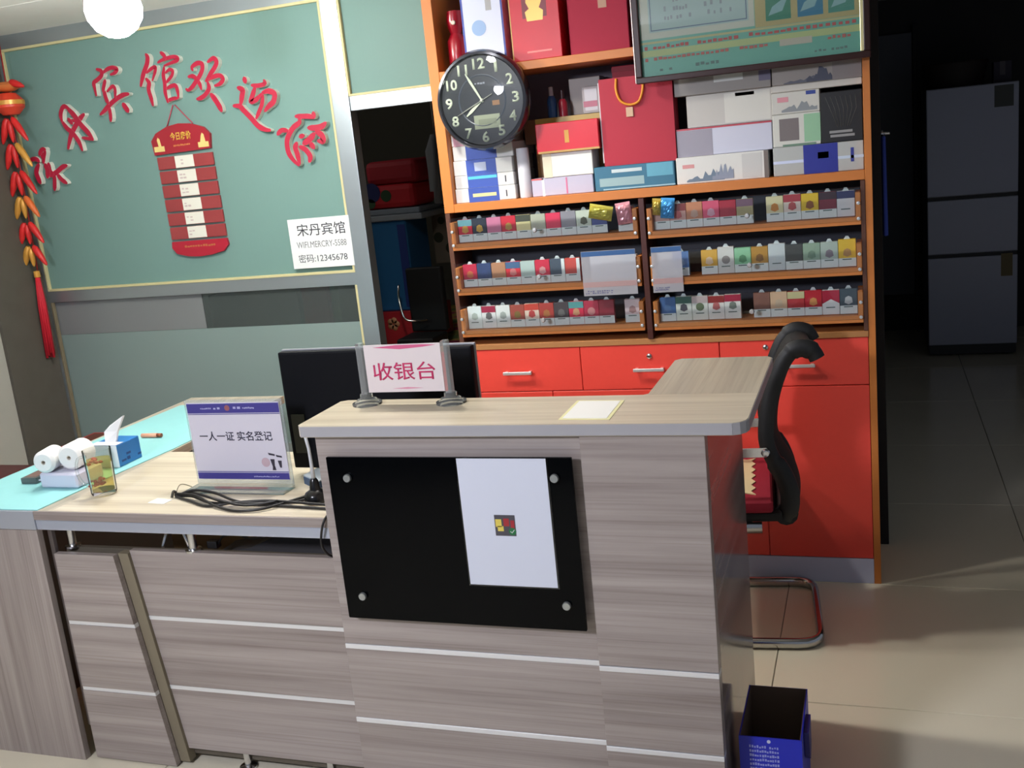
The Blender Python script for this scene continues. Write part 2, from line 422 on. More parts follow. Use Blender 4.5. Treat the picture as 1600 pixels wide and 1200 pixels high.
# the bar top: front run grained along, return grained across
iF = [(-1.268, 2.038), (-1.278, 2.050), (-1.278, 2.262), (-1.262, 2.275), (-0.507, 2.275), (-0.248, 2.275), (-0.248, 2.072), (-0.252, 2.056), (-0.262, 2.044), (-0.276, 2.038)]
bm = add_prism(NB(), iF, 'z', 0.984, 1.0105)
obj('bar_top', bm, wood('x', (174, 162, 140), (208, 198, 176), 0.30), counter)  # front laminate again in a lamp-warmed tone
iR = [(-0.505, 2.2757), (-0.495, 2.285), (-0.493, 2.625), (-0.478, 2.643), (-0.262, 2.643), (-0.248, 2.625), (-0.248, 2.2757)]
obj('return_top', add_prism(NB(), iR, 'z', 0.984, 1.0105), wood('y', (150, 140, 122), (186, 176, 156), 0.30), counter)  # darker copy: grain and shading are both in this colour
em = mat(170, 168, 172, 0.4, 0.1)
box('edge_band', -1.268, -0.276, 2.0365, 2.0385, 0.985, 1.0095, em, counter, 0.0006, 1)
bm = NB()
ebo = [(-0.276, 2.038), (-0.262, 2.044), (-0.252, 2.056), (-0.248, 2.072), (-0.248, 2.625)]
for a, b in zip(ebo, ebo[1:]):
    d = Vector((b[0] - a[0], b[1] - a[1])); nrm = Vector((d.y, -d.x)).normalized() * .0018
    add_prism(bm, [a, b, (b[0] + nrm.x, b[1] + nrm.y), (a[0] + nrm.x, a[1] + nrm.y)], 'z', 0.985, 1.0095)
obj('edge_band', bm, em, counter)
for (za, zb) in ((0.0, 0.236), (0.249, 0.437), (0.4505, 0.983)):
    box('front_panel', -1.245, -0.602, 2.060, 2.078, za, zb, wx, counter, 0.001, 1)
    box('pillar_panel', -0.600, -0.334, 2.046, 2.078, za - (.004 if za > 0.1 else 0), zb - (.004 if zb < .9 else 0), wx, counter, 0.001, 1)
for za in (0.2365, 0.4375):
    box('metal_strip', -1.245, -0.602, 2.058, 2.078, za, za + .0125, strip_m, counter, 0.0008, 1)
    box('metal_strip', -0.600, -0.334, 2.044, 2.078, za - .0045, za + .0075, strip_m, counter, 0.0008, 1)
box('left_panel', -1.245, -1.228, 2.0785, 2.27, 0, 0.983, wy, counter, 0.001, 1)
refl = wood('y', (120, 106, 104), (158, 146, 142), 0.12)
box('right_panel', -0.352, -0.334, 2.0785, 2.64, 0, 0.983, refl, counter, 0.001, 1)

# ---- black glass board
board = thing('glass_board', 'black glass board held by four round steel bolts on the counter front', 'board', (-.91, 2.04, .535))
bpanel = prism('panel', rounded(-1.207, -0.617, .535, .938, (.002,) * 4, 2), 'y', 2.032, 2.038, mat(3, 4, 6, 0.12, spec=0.08), board)
for (bx, bz) in ((-1.156, .889), (-.657, .893), (-1.160, .594), (-.657, .596)):
    lathe('bolt', [(0, -.037), (.0085, -.037), (.0098, -.035), (.0098, -.030), (.006, -.0295), (.006, 0)], (bx, 2.0597, bz), mat(168, 172, 172, 0.35, 0.75), board, 'y', 18)
sheet = thing('paper_sheet', 'laminated white paper sheet with a small picture square, taped on the black glass board', 'paper', (-.78, 2.031, .637))
box('laminate', -.8845, -.6705, 2.0305, 2.0316, .633, .940, glass('laminate', (.8, .8, .82)), sheet, 0)
box('sheet', -.881, -.674, 2.0296, 2.0303, .637, .9365, mat(212, 216, 230, 0.45), sheet, 0)
box('picture', -.806, -.758, 2.0290, 2.0294, .757, .806, mat(74, 72, 80, .4), sheet, 0)
bm = add_mark(NB(), -.804, -.790, .778, .796, 2.0289, .0002); add_mark(bm, -.800, -.786, .768, .780, 2.0289, .0002)
obj('picture_detail', bm, mat(220, 200, 90, .4), sheet)
bm = add_mark(NB(), -.785, -.772, .780, .798, 2.0289, .0002); add_mark(bm, -.769, -.760, .774, .794, 2.0289, .0002)
obj('picture_detail', bm, mat(160, 40, 48, .4), sheet)
disc('check_badge', .0088, -.766, 2.0288, .768, mat(30, 110, 62, .4), sheet, .0003)
bm = NB(); add_tube(bm, [(-.7705, 2.0284, .768), (-.767, 2.0284, .7645), (-.761, 2.0284, .772)], .0009, 4)
obj('check_tick', bm, white, sheet)
card = thing('white_card', 'small white card with a yellowish rim lying on the counter top', 'card', (-.594, 2.15, 1.0105))
bm = add_prism(NB(), [(-.650, 2.072), (-.536, 2.068), (-.538, 2.226), (-.650, 2.231)], 'z', 1.0108, 1.0114)
obj('rim', bm, mat(224, 220, 168, .5), card)
bm = add_prism(NB(), [(-.643, 2.080), (-.544, 2.076), (-.546, 2.219), (-.643, 2.223)], 'z', 1.0115, 1.0121)
obj('card_face', bm, mat(232, 232, 228, .5), card)

# ---- cashier sign
sg = thing('cashier_sign', 'clear acrylic sign reading 收银台 in pink on two round feet, on the counter top', 'sign', (-1.076, 2.225, 1.0105))
for fx in (-1.187, -.963):
    lathe('foot', [(0, 0), (.037, 0), (.037, .005), (.025, .007), (.025, .013), (.016, .015), (.016, .026), (0, .026)], (fx, 2.232, 1.0108), glass('acrylic_foot', (.86, .89, .88), ior=1.22, haze=.16, haze_col=(.7, .72, .72)), sg)
    box('post', fx - .008, fx + .008, 2.222, 2.242, 1.036, 1.164, glass('acrylic_post', (.90, .93, .92), ior=1.18, haze=.24, haze_col=(.74, .76, .76)), sg, .002)
box('holder', -1.178, -.972, 2.230, 2.236, 1.040, 1.160, acrylic, sg, .001, 1)
box('sign_card', -1.176, -.974, 2.2275, 2.2293, 1.041, 1.159, mat(226, 214, 214, .5), sg, 0)
pk = mat(214, 96, 138, .5)
text('sign_lettering', '收银台', .044, mat(196, 40, 96, .5), sg, -1.075, 2.2273, 1.093, w=.165, bold=.006)
bm = add_prism(NB(), [(-1.15, 1.1525), (-1.09, 1.157), (-1.02, 1.157), (-.985, 1.155), (-1.02, 1.151), (-1.08, 1.147)], 'y', 2.2268, 2.2274)
obj('printed_swoosh', bm, pk, sg)
bm = add_prism(NB(), [(-1.11, 1.050), (-1.07, 1.0485), (-1.03, 1.0505), (-1.07, 1.053)], 'y', 2.2268, 2.2274)
obj('printed_swoosh', bm, mat(222, 150, 172, .5), sg)

# ---- registration notice in acrylic L stand
nt = thing('notice_stand', 'acrylic table stand with a white notice reading 一人一证 实名登记 between indigo bars', 'sign', (-1.63, 2.31, .76))
fr = glass('acrylic_frame', (.90, .93, .93), ior=1.2, haze=.26, haze_col=(.62, .66, .66))
box('holder', -1.787, -1.481, 2.312, 2.316, .7705, 1.008, fr, nt, .001, 1)
box('base', -1.787, -1.481, 2.255, 2.316, .7605, .7695, fr, nt, .002)
box('notice_card', -1.779, -1.489, 2.3095, 2.3115, .784, 1.001, mat(212, 208, 220, .5), nt, 0)
ind = mat(64, 58, 138, .5)
bm = add_mark(NB(), -1.778, -1.490, .972, .9985, 2.3094); add_mark(bm, -1.778, -1.490, .968, .970, 2.3094); obj('indigo_bar', bm, ind, nt)
bm = add_mark(NB(), -1.778, -1.490, .785, .803, 2.3094); add_mark(bm, -1.778, -1.490, .805, .807, 2.3094); obj('indigo_bar', bm, ind, nt)
text('notice_lettering', '一人一证 实名登记', .027, mat(40, 38, 62, .5), nt, -1.638, 2.3093, .907, w=.228, bold=.012)
bm = scribble(NB(), -1.735, -1.700, .982, .990, 2.3088, 8, 1, 1); scribble(bm, -1.694, -1.670, .981, .992, 2.3088, 2, 1, 1)
scribble(bm, -1.632, -1.606, .981, .992, 2.3088, 2, 1, 1); scribble(bm, -1.602, -1.565, .982, .990, 2.3088, 8, 1, 1)
scribble(bm, -1.60, -1.52, .790, .796, 2.3088, 18, 1, .9)
obj('small_print', bm, mat(176, 176, 216, .5), nt)
disc('badge', .008, -1.650, 2.3093, .986, mat(150, 90, 96, .5), nt)
bm = NB()
for (cx, cz, s) in ((-1.535, .842, 1.0), (-1.513, .838, .9)):
    add_prism(bm, [(cx - .010 * s, cz + .018 * s), (cx + .010 * s, cz + .014 * s), (cx + .010 * s, cz + .009 * s), (cx - .008 * s, cz + .012 * s)], 'y', 2.3089, 2.3094)
    add_prism(bm, [(cx - .006 * s, cz), (cx + .007 * s, cz), (cx + .005 * s, cz - .022 * s), (cx - .001 * s, cz - .022 * s)], 'y', 2.3089, 2.3094)
add_prism(bm, [(-1.536, .822), (-1.529, .822), (-1.527, .811), (-1.538, .811)], 'y', 2.3089, 2.3094)
obj('printed_figures', bm, mat(54, 48, 62, .5), nt)
disc('pink_patch', .013, -1.556, 2.3096, .833, mat(196, 170, 180, .5), nt)

# ---- monitor behind the counter
mo = thing('monitor', 'black computer monitor seen from the back between desk and counter', 'monitor', (-1.25, 2.42, .76))
bm = add_box(NB(), -1.530, -.968, 2.405, 2.430, .785, 1.113, .006); obj('back_shell', bm, mat(10, 11, 17, .5, spec=.15), mo)
box('bezel', -1.532, -.966, 2.430, 2.440, .783, 1.116, mat(150, 152, 158, .3), mo, .003)  # light grey paints in the lamp's highlight along the top edge
box('port_strip', -1.515, -1.475, 2.400, 2.4045, .83, .94, mat(52, 52, 40, .5), mo, .001)
lathe('power_button', [(0, -.008), (.009, -.007), (.010, 0)], (-1.470, 2.4045, .905), chrome, mo, 'y', 14)
box('stand_neck', -1.30, -1.20, 2.380, 2.404, .775, .90, black, mo, .004)
box('stand_base', -1.36, -1.14, 2.33, 2.49, .7605, .774, black, mo, .005)
bl = thing('blue_booklet', 'blue booklet lying on the desk beside the antenna, under the monitor', 'booklet', (-1.48, 2.38, .76))
bm = add_prism(NB(), [(-1.470, 2.345), (-1.405, 2.300), (-1.380, 2.42), (-1.465, 2.44)], 'z', .7605, .780); obj('cover', bm, mat(48, 78, 110, .4), bl)
bm = add_prism(NB(), [(-1.474, 2.352), (-1.402, 2.302), (-1.376, 2.42), (-1.462, 2.445)], 'z', .7801, .783); obj('pages', bm, mat(190, 200, 205, .5), bl)
an = thing('antenna', 'white stick antenna on a black round magnetic base, left of the counter', 'antenna', (-1.365, 2.235, .76))
lathe('base', [(0, .0), (.030, 0), (.030, .018), (.026, .025), (.014, .032), (.011, .055), (.007, .062), (0, .062)], (-1.360, 2.215, .7605), mat(16, 16, 18, .22), an)
tube('rod', [(-1.360, 2.215, .822), (-1.360, 2.215, .86), (-1.362, 2.217, .90), (-1.372, 2.220, .955)], [.006, .0045, .0042, .004], mat(200, 202, 206, .35), an)
cb = thing('cable_bundle', 'tied bundle of thin black cables lying along the desk front edge', 'cable', (-1.55, 2.16, .76))
rng = random.Random(3)
def wavy(p, n=28, jit=0):
    pts = [Vector(q) for q in p]; out = []
    for i in range(len(pts) - 1):
        p0 = pts[max(i - 1, 0)]; p1 = pts[i]; p2 = pts[i + 1]; p3 = pts[min(i + 2, len(pts) - 1)]
        for k in range(6):
            t = k / 6
            out.append(0.5 * ((2 * p1) + (-p0 + p2) * t + (2 * p0 - 5 * p1 + 4 * p2 - p3) * t * t + (-p0 + 3 * p1 - 3 * p2 + p3) * t ** 3))
    out.append(pts[-1]); return out
cm = mat(26, 24, 24, .45)
Z0 = .7645
for st in ([(-1.795, 2.225, Z0), (-1.75, 2.238, Z0 + .012), (-1.68, 2.232, Z0 + .008), (-1.60, 2.20, Z0), (-1.52, 2.175, Z0), (-1.42, 2.165, Z0), (-1.26, 2.150, Z0)],
           [(-1.795, 2.222, Z0), (-1.74, 2.215, Z0 + .004), (-1.66, 2.18, Z0), (-1.58, 2.165, Z0 + .006), (-1.50, 2.165, Z0 + .006), (-1.43, 2.19, Z0), (-1.385, 2.225, Z0)],
           [(-1.795, 2.220, Z0), (-1.73, 2.19, Z0), (-1.65, 2.155, Z0), (-1.57, 2.175, Z0 + .004), (-1.49, 2.185, Z0 + .006), (-1.40, 2.175, Z0 + .007), (-1.26, 2.158, Z0 + .006)],
           [(-1.795, 2.224, Z0 + .006), (-1.72, 2.205, Z0 + .01), (-1.62, 2.15, Z0 + .002), (-1.54, 2.125, Z0), (-1.47, 2.14, Z0 + .002), (-1.41, 2.21, Z0 + .004), (-1.395, 2.235, Z0 + .004)],
           [(-1.80, 2.222, Z0 + .002), (-1.76, 2.24, Z0 + .004), (-1.69, 2.20, Z0 + .012), (-1.61, 2.165, Z0 + .01), (-1.53, 2.155, Z0 + .004), (-1.45, 2.175, Z0 + .01)]):
    tube('strand', wavy(st), .0036, cm, cb, 6)
tube('tie', wavy([(-1.80, 2.21, Z0), (-1.80, 2.222, Z0 + .014), (-1.80, 2.234, Z0)]), .004, mat(60, 56, 44, .6), cb, 6)
tube('thin_lead', wavy([(-1.80, 2.225, Z0), (-1.805, 2.26, Z0 + .02), (-1.80, 2.30, Z0)]), .0012, mat(120, 110, 84, .5), cb, 5)
ps = thing('paper_scrap', 'small white scrap of paper beside the tied cable end on the desk', 'paper', (-1.83, 2.20, .76))
obj('scrap', add_prism(NB(), [(-1.855, 2.178), (-1.800, 2.172), (-1.795, 2.205), (-1.850, 2.214)], 'z', .7603, .7612), white, ps)
hc = tube('hanging_cable', wavy([(-1.262, 2.142, .764), (-1.268, 2.105, .7665), (-1.275, 2.089, .750), (-1.287, 2.091, .715), (-1.288, 2.091, .69), (-1.285, 2.11, .66), (-1.27, 2.13, .645)]), .003, cm, None, 6)
tag(hc, 'short black cable hanging over the desk edge beside the counter', 'cable')

# ---- things on the desk's left wing
cl = obj('table_mat', add_prism(NB(), [(-2.528, 2.104), (-2.160, 2.104), (-2.150, 2.35), (-2.122, 2.66), (-2.118, 3.20), (-2.490, 3.20), (-2.528, 2.40)], 'z', .7603, .7628), mat(146, 208, 210, .55, grain=.03, gscale=20))
tag(cl, 'pale aqua plastic mat covering the desk left wing', 'mat')
MZ = .763
tg = thing('tea_glass', 'clear glass of amber tea with red berries on the desk', 'glass', (-2.075, 2.245, .76))
cg = glass('tumbler_glass', (.95, .96, .95), ior=1.12, haze=.04, haze_col=(.8, .82, .8))
lathe('tumbler', [(0, 0), (.033, 0), (.035, .004), (.0385, .128), (.0365, .128), (.0335, .010), (0, .010)], (-2.052, 2.245, .7632), cg, tg)
lathe('tea', [(0, .0), (.0330, .0), (.0358, .088), (0, .088)], (-2.052, 2.245, .7735), glass('tea_liquid', (.97, .88, .50), ior=1.08, haze=.10, haze_col=(.85, .70, .25)), tg)
bb = NB(); rg = random.Random(5)
for k in range(26):
    a, q = rg.uniform(0, 6.28), rg.uniform(.004, .021)
    zz = rg.uniform(.012, .030) if k < 17 else rg.uniform(.078, .088)
    b2 = bmesh.new(); bmesh.ops.create_icosphere(b2, subdivisions=1, radius=1)
    for v in b2.verts: v.co = Vector((v.co.x * .0075 - 2.070 + q * math.cos(a), v.co.y * .006 + 2.245 + q * math.sin(a), v.co.z * .005 + .7735 + zz))
    merge(bb, b2)
br = obj('berries', bb, mat(150, 48, 18, .4), tg, True); br['kind'] = 'stuff'
tube('handle', wavy([(-2.088, 2.24, .87), (-2.112, 2.235, .865), (-2.122, 2.232, .83), (-2.112, 2.235, .795), (-2.086, 2.24, .785)]), .004, cg, tg, 6)
tk = thing('tissue_pack', 'flat translucent plastic pack of tissue lying under two white paper rolls', 'tissue', (-2.26, 2.33, MZ))
box('pack_body', -2.300, -2.165, 2.270, 2.385, MZ + .0005, MZ + .046, mat(206, 206, 224, .3), tk, .014, 3)
box('pack_seal', -2.318, -2.2995, 2.285, 2.375, MZ + .018, MZ + .022, mat(190, 192, 206, .3), tk, .001)
for (lab, cx, cy, r, ln, dx) in (('white paper roll on the left, lying on the tissue pack', -2.278, 2.305, .033, .080, .25), ('white paper roll on the right, behind the tea glass', -2.208, 2.338, .038, .085, .15)):
    rl = thing('paper_roll', lab, 'roll', (cx, cy, MZ + .046), 'paper rolls on the desk')
    bm = add_lathe(NB(), [(.007, -ln / 2), (r - .008, -ln / 2), (r, -ln / 2 + .008), (r, ln / 2 - .008), (r - .008, ln / 2), (.007, ln / 2), (.007, -ln / 2)], (0, 0, 0), 'y', 28)
    bmesh.ops.rotate(bm, verts=bm.verts, cent=(0, 0, 0), matrix=Matrix.Rotation(dx, 3, 'Z')); bmesh.ops.translate(bm, verts=bm.verts, vec=(cx, cy, MZ + .047 + r))
    obj('roll', bm, mat(238, 238, 236, .7), rl, True)
    bm = add_lathe(NB(), [(.0068, -ln / 2 + .001), (.0068, ln / 2 - .001), (.0052, ln / 2 - .001), (.0052, -ln / 2 + .001), (.0068, -ln / 2 + .001)], (0, 0, 0), 'y', 18)
    bmesh.ops.rotate(bm, verts=bm.verts, cent=(0, 0, 0), matrix=Matrix.Rotation(dx, 3, 'Z')); bmesh.ops.translate(bm, verts=bm.verts, vec=(cx, cy, MZ + .047 + r))
    obj('core', bm, mat(214, 204, 192, .7), rl, True)
tb = thing('tissue_box', 'blue and white tissue box with a tissue sticking out, on the aqua mat', 'tissue box', (-2.215, 2.52, MZ))
bx_ = NB(); add_box(bx_, -2.275, -2.175, 2.462, 2.570, MZ + .0005, MZ + .070, .002, 1)
obj('carton', bx_, mat(40, 116, 184, .4), tb)
box('end_flap', -2.277, -2.173, 2.4605, 2.4618, MZ + .001, MZ + .069, mat(228, 230, 234, .4), tb, 0)
bm = NB(); add_prism(bm, [(-2.2745, 2.4625), (-2.176, 2.4625), (-2.176, 2.50), (-2.2745, 2.50)], 'z', MZ + .0702, MZ + .0708)
obj('white_rim', bm, mat(228, 230, 234, .4), tb)
bm = scribble(NB(), -2.574, -2.474, 0, .05, 0, 4, 3, .7)
for v in bm.verts: v.co = Vector((-2.1748 - v.co.y, 2.475 + (v.co.x + 2.574), MZ + .010 + v.co.z))
obj('printed_lettering', bm, mat(20, 60, 120, .4), tb)
ts = NB(); 
P_ = [(-2.245, 2.500, .070), (-2.205, 2.500, .070), (-2.255, 2.515, .098), (-2.195, 2.505, .104), (-2.232, 2.520, .118), (-2.172, 2.515, .150)]
vv = [ts.verts.new((a, b, MZ + c)) for a, b, c in P_]; v2 = [ts.verts.new((a, b + .007, MZ + c - .002)) for a, b, c in P_]
for A in (vv, v2):
    for q in ((0, 1, 3, 2), (2, 3, 5, 4)): ts.faces.new([A[i] for i in q])
for a, b in ((0, 1), (1, 3), (3, 5), (5, 4), (4, 2), (2, 0)): ts.faces.new([vv[a], vv[b], v2[b], v2[a]])
obj('tissue', ts, mat(240, 240, 242, .8), tb)
cg2 = thing('cigarette_box', 'small dark flat box lying on the aqua mat left of the rolls', 'box', (-2.385, 2.36, MZ))
bm = add_box(NB(), -.028, .028, -.055, .055, 0, .018, .003)
bmesh.ops.rotate(bm, verts=bm.verts, cent=(0, 0, 0), matrix=Matrix.Rotation(.05, 3, 'Z')); bmesh.ops.translate(bm, verts=bm.verts, vec=(-2.380, 2.362, MZ + .0005))
obj('box_body', bm, mat(84, 92, 92, .4), cg2)
bm = add_box(NB(), -.020, .020, -.045, .035, .0182, .0188)
bmesh.ops.rotate(bm, verts=bm.verts, cent=(0, 0, 0), matrix=Matrix.Rotation(.05, 3, 'Z')); bmesh.ops.translate(bm, verts=bm.verts, vec=(-2.380, 2.362, MZ + .0005))
obj('printed_top', bm, mat(112, 88, 82, .4), cg2)
lt = thing('lighter', 'small orange lighter lying on the aqua mat behind the tissue box', 'lighter', (-2.30, 2.777, MZ))
tube('body', [(-2.335, 2.775, MZ + .008), (-2.275, 2.778, MZ + .008)], .0072, mat(232, 160, 132, .4), lt, 10)
tube('metal_cap', [(-2.2745, 2.778, MZ + .008), (-2.258, 2.779, MZ + .008)], .0066, mat(150, 80, 50, .35, .4), lt, 10)

# ---- under the desk
bg = thing('office_bag', 'dark grey bag standing under the desk behind the front board', 'bag', (-1.46, 2.30, 0))
bm = add_prism(NB(), [(-1.70, 0), (-1.26, 0), (-1.26, .70), (-1.44, .695), (-1.50, .66), (-1.58, .625), (-1.70, .60)], 'y', 2.22, 2.32); obj('bag_body', bm, mat(58, 56, 58, .7), bg)
box('top_label', -1.50, -1.455, 2.205, 2.2195, .668, .684, white, bg, .001)
cbx = thing('cardboard_box', 'brown cardboard box on the floor under the desk', 'box', (-1.75, 2.55, 0))
box('carton', -1.98, -1.62, 2.42, 2.72, 0.0005, .60, mat(206, 180, 134, .8, grain=.06), cbx, .004)
box('tape', -1.82, -1.77, 2.4185, 2.4198, .01, .60, mat(196, 170, 120, .4), cbx, 0)
box('flap', -1.98, -1.62, 2.40, 2.4195, .53, .602, mat(160, 136, 100, .8), cbx, .001)
pc = thing('power_cable', 'thin black cable looping under the desk top by the cardboard box', 'cable', (-1.6, 2.2, .62))
tube('lead', wavy([(-1.665, 2.190, .637), (-1.645, 2.19, .665), (-1.60, 2.19, .672), (-1.555, 2.19, .662), (-1.51, 2.19, .672), (-1.455, 2.195, .685)]), .003, cm, pc, 6)
box('plug', -1.69, -1.660, 2.178, 2.20, .6345, .655, cm, pc, .003)

# ================================================================== DISPLAY CABINET
orange = mat(204, 122, 54, 0.45); redm = mat(236, 74, 62, 0.36, grain=.03, gscale=60); inner = mat(112, 104, 116, .7); dkin = mat(50, 54, 66, .5)
brown = mat(92, 58, 44, .35)
CF = 3.52
cab = thing('display_cabinet', 'tall red cabinet with orange edges, open shelves above and glass-fronted cigarette trays', 'cabinet', (-.73, 3.7, 0))
box('side_board', -1.458, -1.420, CF, 3.87, 1.376, 2.25, orange, cab, .001, 1)
box('side_board', -1.458, -1.440, CF + .001, 3.87, .89, 1.3755, brown, cab, .001, 1)
box('side_board', -1.458, -1.442, CF + .004, 3.87, 0, .889, orange, cab, .001, 1)
box('side_board', -.022, 0, CF, 3.87, 0, 2.25, orange, cab, .001, 1)
box('back_board', -1.4195, -.0225, 3.845, 3.868, 1.3765, 2.23, inner, cab, 0)
box('back_board', -1.4395, -.0225, 3.70, 3.72, .89, 1.375, dkin, cab, 0)
box('top_board', -1.4195, -.0225, CF, 3.87, 2.2305, 2.25, orange, cab, .001, 1)
box('shelf', -1.4195, -.0225, CF, 3.844, 1.836, 1.864, orange, cab, .001, 1)
box('shelf', -1.4195, -.0225, CF, 3.844, 1.376, 1.406, orange, cab, .001, 1)
box('ledge', -1.4395, -.0225, CF - .004, 3.87, .870, .8895, mat(176, 122, 72, .5), cab, .001, 1)
box('carcass', -1.440, -.0225, 3.545, 3.87, .092, .8695, mat(120, 36, 28, .6), cab, 0)
box('plinth', -1.4395, -.0225, CF, 3.86, 0, .0905, mat(196, 198, 220, .4), cab, .001, 1)
box('divider', -.7475, -.7285, CF - .012, 3.699, .8905, 1.3745, mat(72, 36, 30, .35), cab, .001, 1)
box('frame_strip', -.036, -.0225, CF - .003, CF + .02, .8905, 1.3745, brown, cab, .001, 1)
def handle(par, cx, cz):
    bm = NB(); add_box(bm, cx - .055, cx + .055, CF - .026, CF - .020, cz - .006, cz + .006, .002, 1)
    for s in (-.045, .045): add_box(bm, cx + s - .005, cx + s + .005, CF - .0205, CF + .0005, cz - .004, cz + .004)
    return obj('handle', bm, mat(226, 224, 222, .3, .6), par)
for (xa, xb, hx, lock) in ((-1.4415, -1.001, -1.237, None), (-.9985, -.5075, -.752, (-.750, .828)), (-.5045, -.0235, -.247, (-.352, .846))):
    dr = box('drawer', xa, xb, CF, 3.544, .7095, .8685, redm, cab, .0015, 1)
    handle(dr, hx, .782)
    if lock: lathe('lock', [(0, -.006), (.006, -.006), (.009, -.004), (.010, 0)], (lock[0], CF - .0002, lock[1]), chrome, dr, 'y', 16)
for (xa, xb) in ((-1.4415, -1.1165), (-1.1145, -.7425), (-.7405, -.3705), (-.3685, -.0235)):
    dr = box('door', xa, xb, CF, 3.544, .0925, .7065, redm, cab, .0015, 1)
box('lock', -.360, -.344, CF - .006, CF, .60, .612, black, cab, .001, 1)

flap_glass = glass('flap_acrylic', (.95, .97, .97))
PACKS = {
 'upper left': (1.266, ['k:215,36,60,t:96,150,160,e:212,160,70', 'k:42,47,60,e:190,150,60', 'k:204,122,155', 'k:209,42,60,e:190,150,70', 'k:235,226,166,t:70,74,60', 'k:181,185,166', 'k:226,51,88', 'k:148,146,155', 'k:204,215,198,e:90,92,66', 'k:68,81,150,t:220,214,190', '', 'k:194,194,202,t:168,60,70,e:214,160,70'],
   ['red pack with teal top and gold crest', 'black pack with gold crest', 'mauve pink pack', 'red pack with gold arch', 'cream yellow pack', 'grey-green pack', 'plain crimson pack', 'plain grey pack', 'pale green pack with olive print', 'navy pack with cream top', '', 'grey pack with red top and orange dot']),
 'middle left': (1.102, ['k:198,47,75,e:196,110,70', 'k:58,75,118,e:60,76,124', 'k:187,137,103', 'k:226,51,66,t:76,110,150,e:220,130,130', 'k:187,209,204', 'k:215,51,79,e:220,160,160', 'k:75,90,107,s', 'k:209,83,75,s', '', 'w:238,240,244', 'w:244,244,246', 'w:228,238,246'],
   ['crimson pack with orange crest', 'navy blue pack', 'tan pack', 'red pack with blue top', 'pale grey-green pack', 'crimson pack with pink print', 'slate pack with white edge', 'brick red pack with white edge', '', 'white pack', 'bright white pack', 'bluish white pack']),
 'lower left': (.946, ['w:232,244,244,e:180,196,190', 'w:240,242,242,t:170,44,76,e:110,110,110', 'w:238,244,242,e:170,180,176', 'k:166,79,68,e:130,110,60', 'k:235,215,198,t:206,74,60,e:190,70,70', 'k:181,68,62,e:180,120,70', 'k:75,68,73,e:110,110,110', 'k:224,51,83,t:90,160,160,e:214,160,120', 'k:187,58,83,e:206,140,140', 'k:155,51,68', '', 'k:228,209,213,e:176,140,140'],
   ['plain white pack', 'white pack with crimson top', 'white pack with grey print', 'red pack with olive crest', 'cream pack with orange top and red square', 'reddish brown pack', 'charcoal pack', 'pink-red pack with teal top and gold crest', 'crimson pack with ring', 'maroon pack', '', 'pale pink pack']),
 'upper right': (1.262, ['k:209,166,155,t:150,60,60', 'k:215,166,155,t:140,56,56,e:190,90,90', 'k:209,140,103,e:206,170,150', 'k:226,90,122,e:226,170,190', 'k:176,40,60', 'k:176,166,122,t:120,90,110', '', 'k:226,220,176,e:214,140,60', 'k:235,220,209,t:176,60,70,e:196,90,90', 'k:235,198,47,e:150,90,40', 'k:133,47,64,t:60,40,50', 'w:232,234,238,t:50,56,100'],
   ['pinkish pack with red top', 'pale brown pack with red top', 'orange-tan pack', 'pink and red pack', 'dark red pack', 'olive pack with mauve top', '', 'cream pack with orange flower', 'white pack with red top and flower', 'yellow pack', 'dark maroon pack', 'white pack with navy top']),
 'middle right': (1.100, ['w:244,246,246', 'k:101,144,209,e:150,180,220', '', 'k:226,176,68,e:226,200,170', 'w:224,226,224,e:150,146,146', 'k:144,209,166,e:90,150,110', 'k:194,144,58,e:140,96,40', 'w:214,226,230', 'k:70,75,77', 'k:155,183,161,e:120,150,130', 'k:187,204,194,e:140,130,140', 'k:235,196,58,e:196,150,90'],
   ['white pack', 'light blue pack', '', 'gold pack with pale shine', 'white pack with grey circle', 'mint green pack', 'bronze pack', 'pale blue-white pack', 'dark grey pack', 'sage green pack', 'pale green and white pack', 'bright yellow pack']),
 'lower right': (.944, ['k:75,112,166,e:90,124,170', 'w:232,240,232,t:70,110,100,e:90,90,100', 'w:234,238,230,t:206,190,190,e:110,130,100', 'w:236,236,232,t:150,50,50,e:190,110,110', 'w:234,236,232,t:170,40,70,e:130,140,130', '', 'k:133,94,83', 'k:220,187,155,e:206,186,160', 'k:187,58,62,t:206,200,150', 'k:194,42,55,e:214,150,90', 'w:238,240,240,t:176,36,62,e:90,120,120', 'k:68,83,94,e:190,196,200'],
   ['blue pack', 'white pack with green top', 'white pack with pale pink lettering', 'white pack with small red top', 'white pack with crimson top', '', 'brown pack', 'beige pack', 'red pack with cream upper half', 'deep red pack with gold mark', 'white pack with red chevron top', 'slate pack']),
}
ordn = ['first', 'second', 'third', 'fourth', 'fifth', 'sixth', 'seventh', 'eighth', 'ninth', 'tenth', 'eleventh', 'twelfth']
PW, PH = .0555, .083
clipm = mat(206, 222, 224, .3)
warn = mat(232, 242, 242, .45); wdark = mat(70, 96, 90, .5)
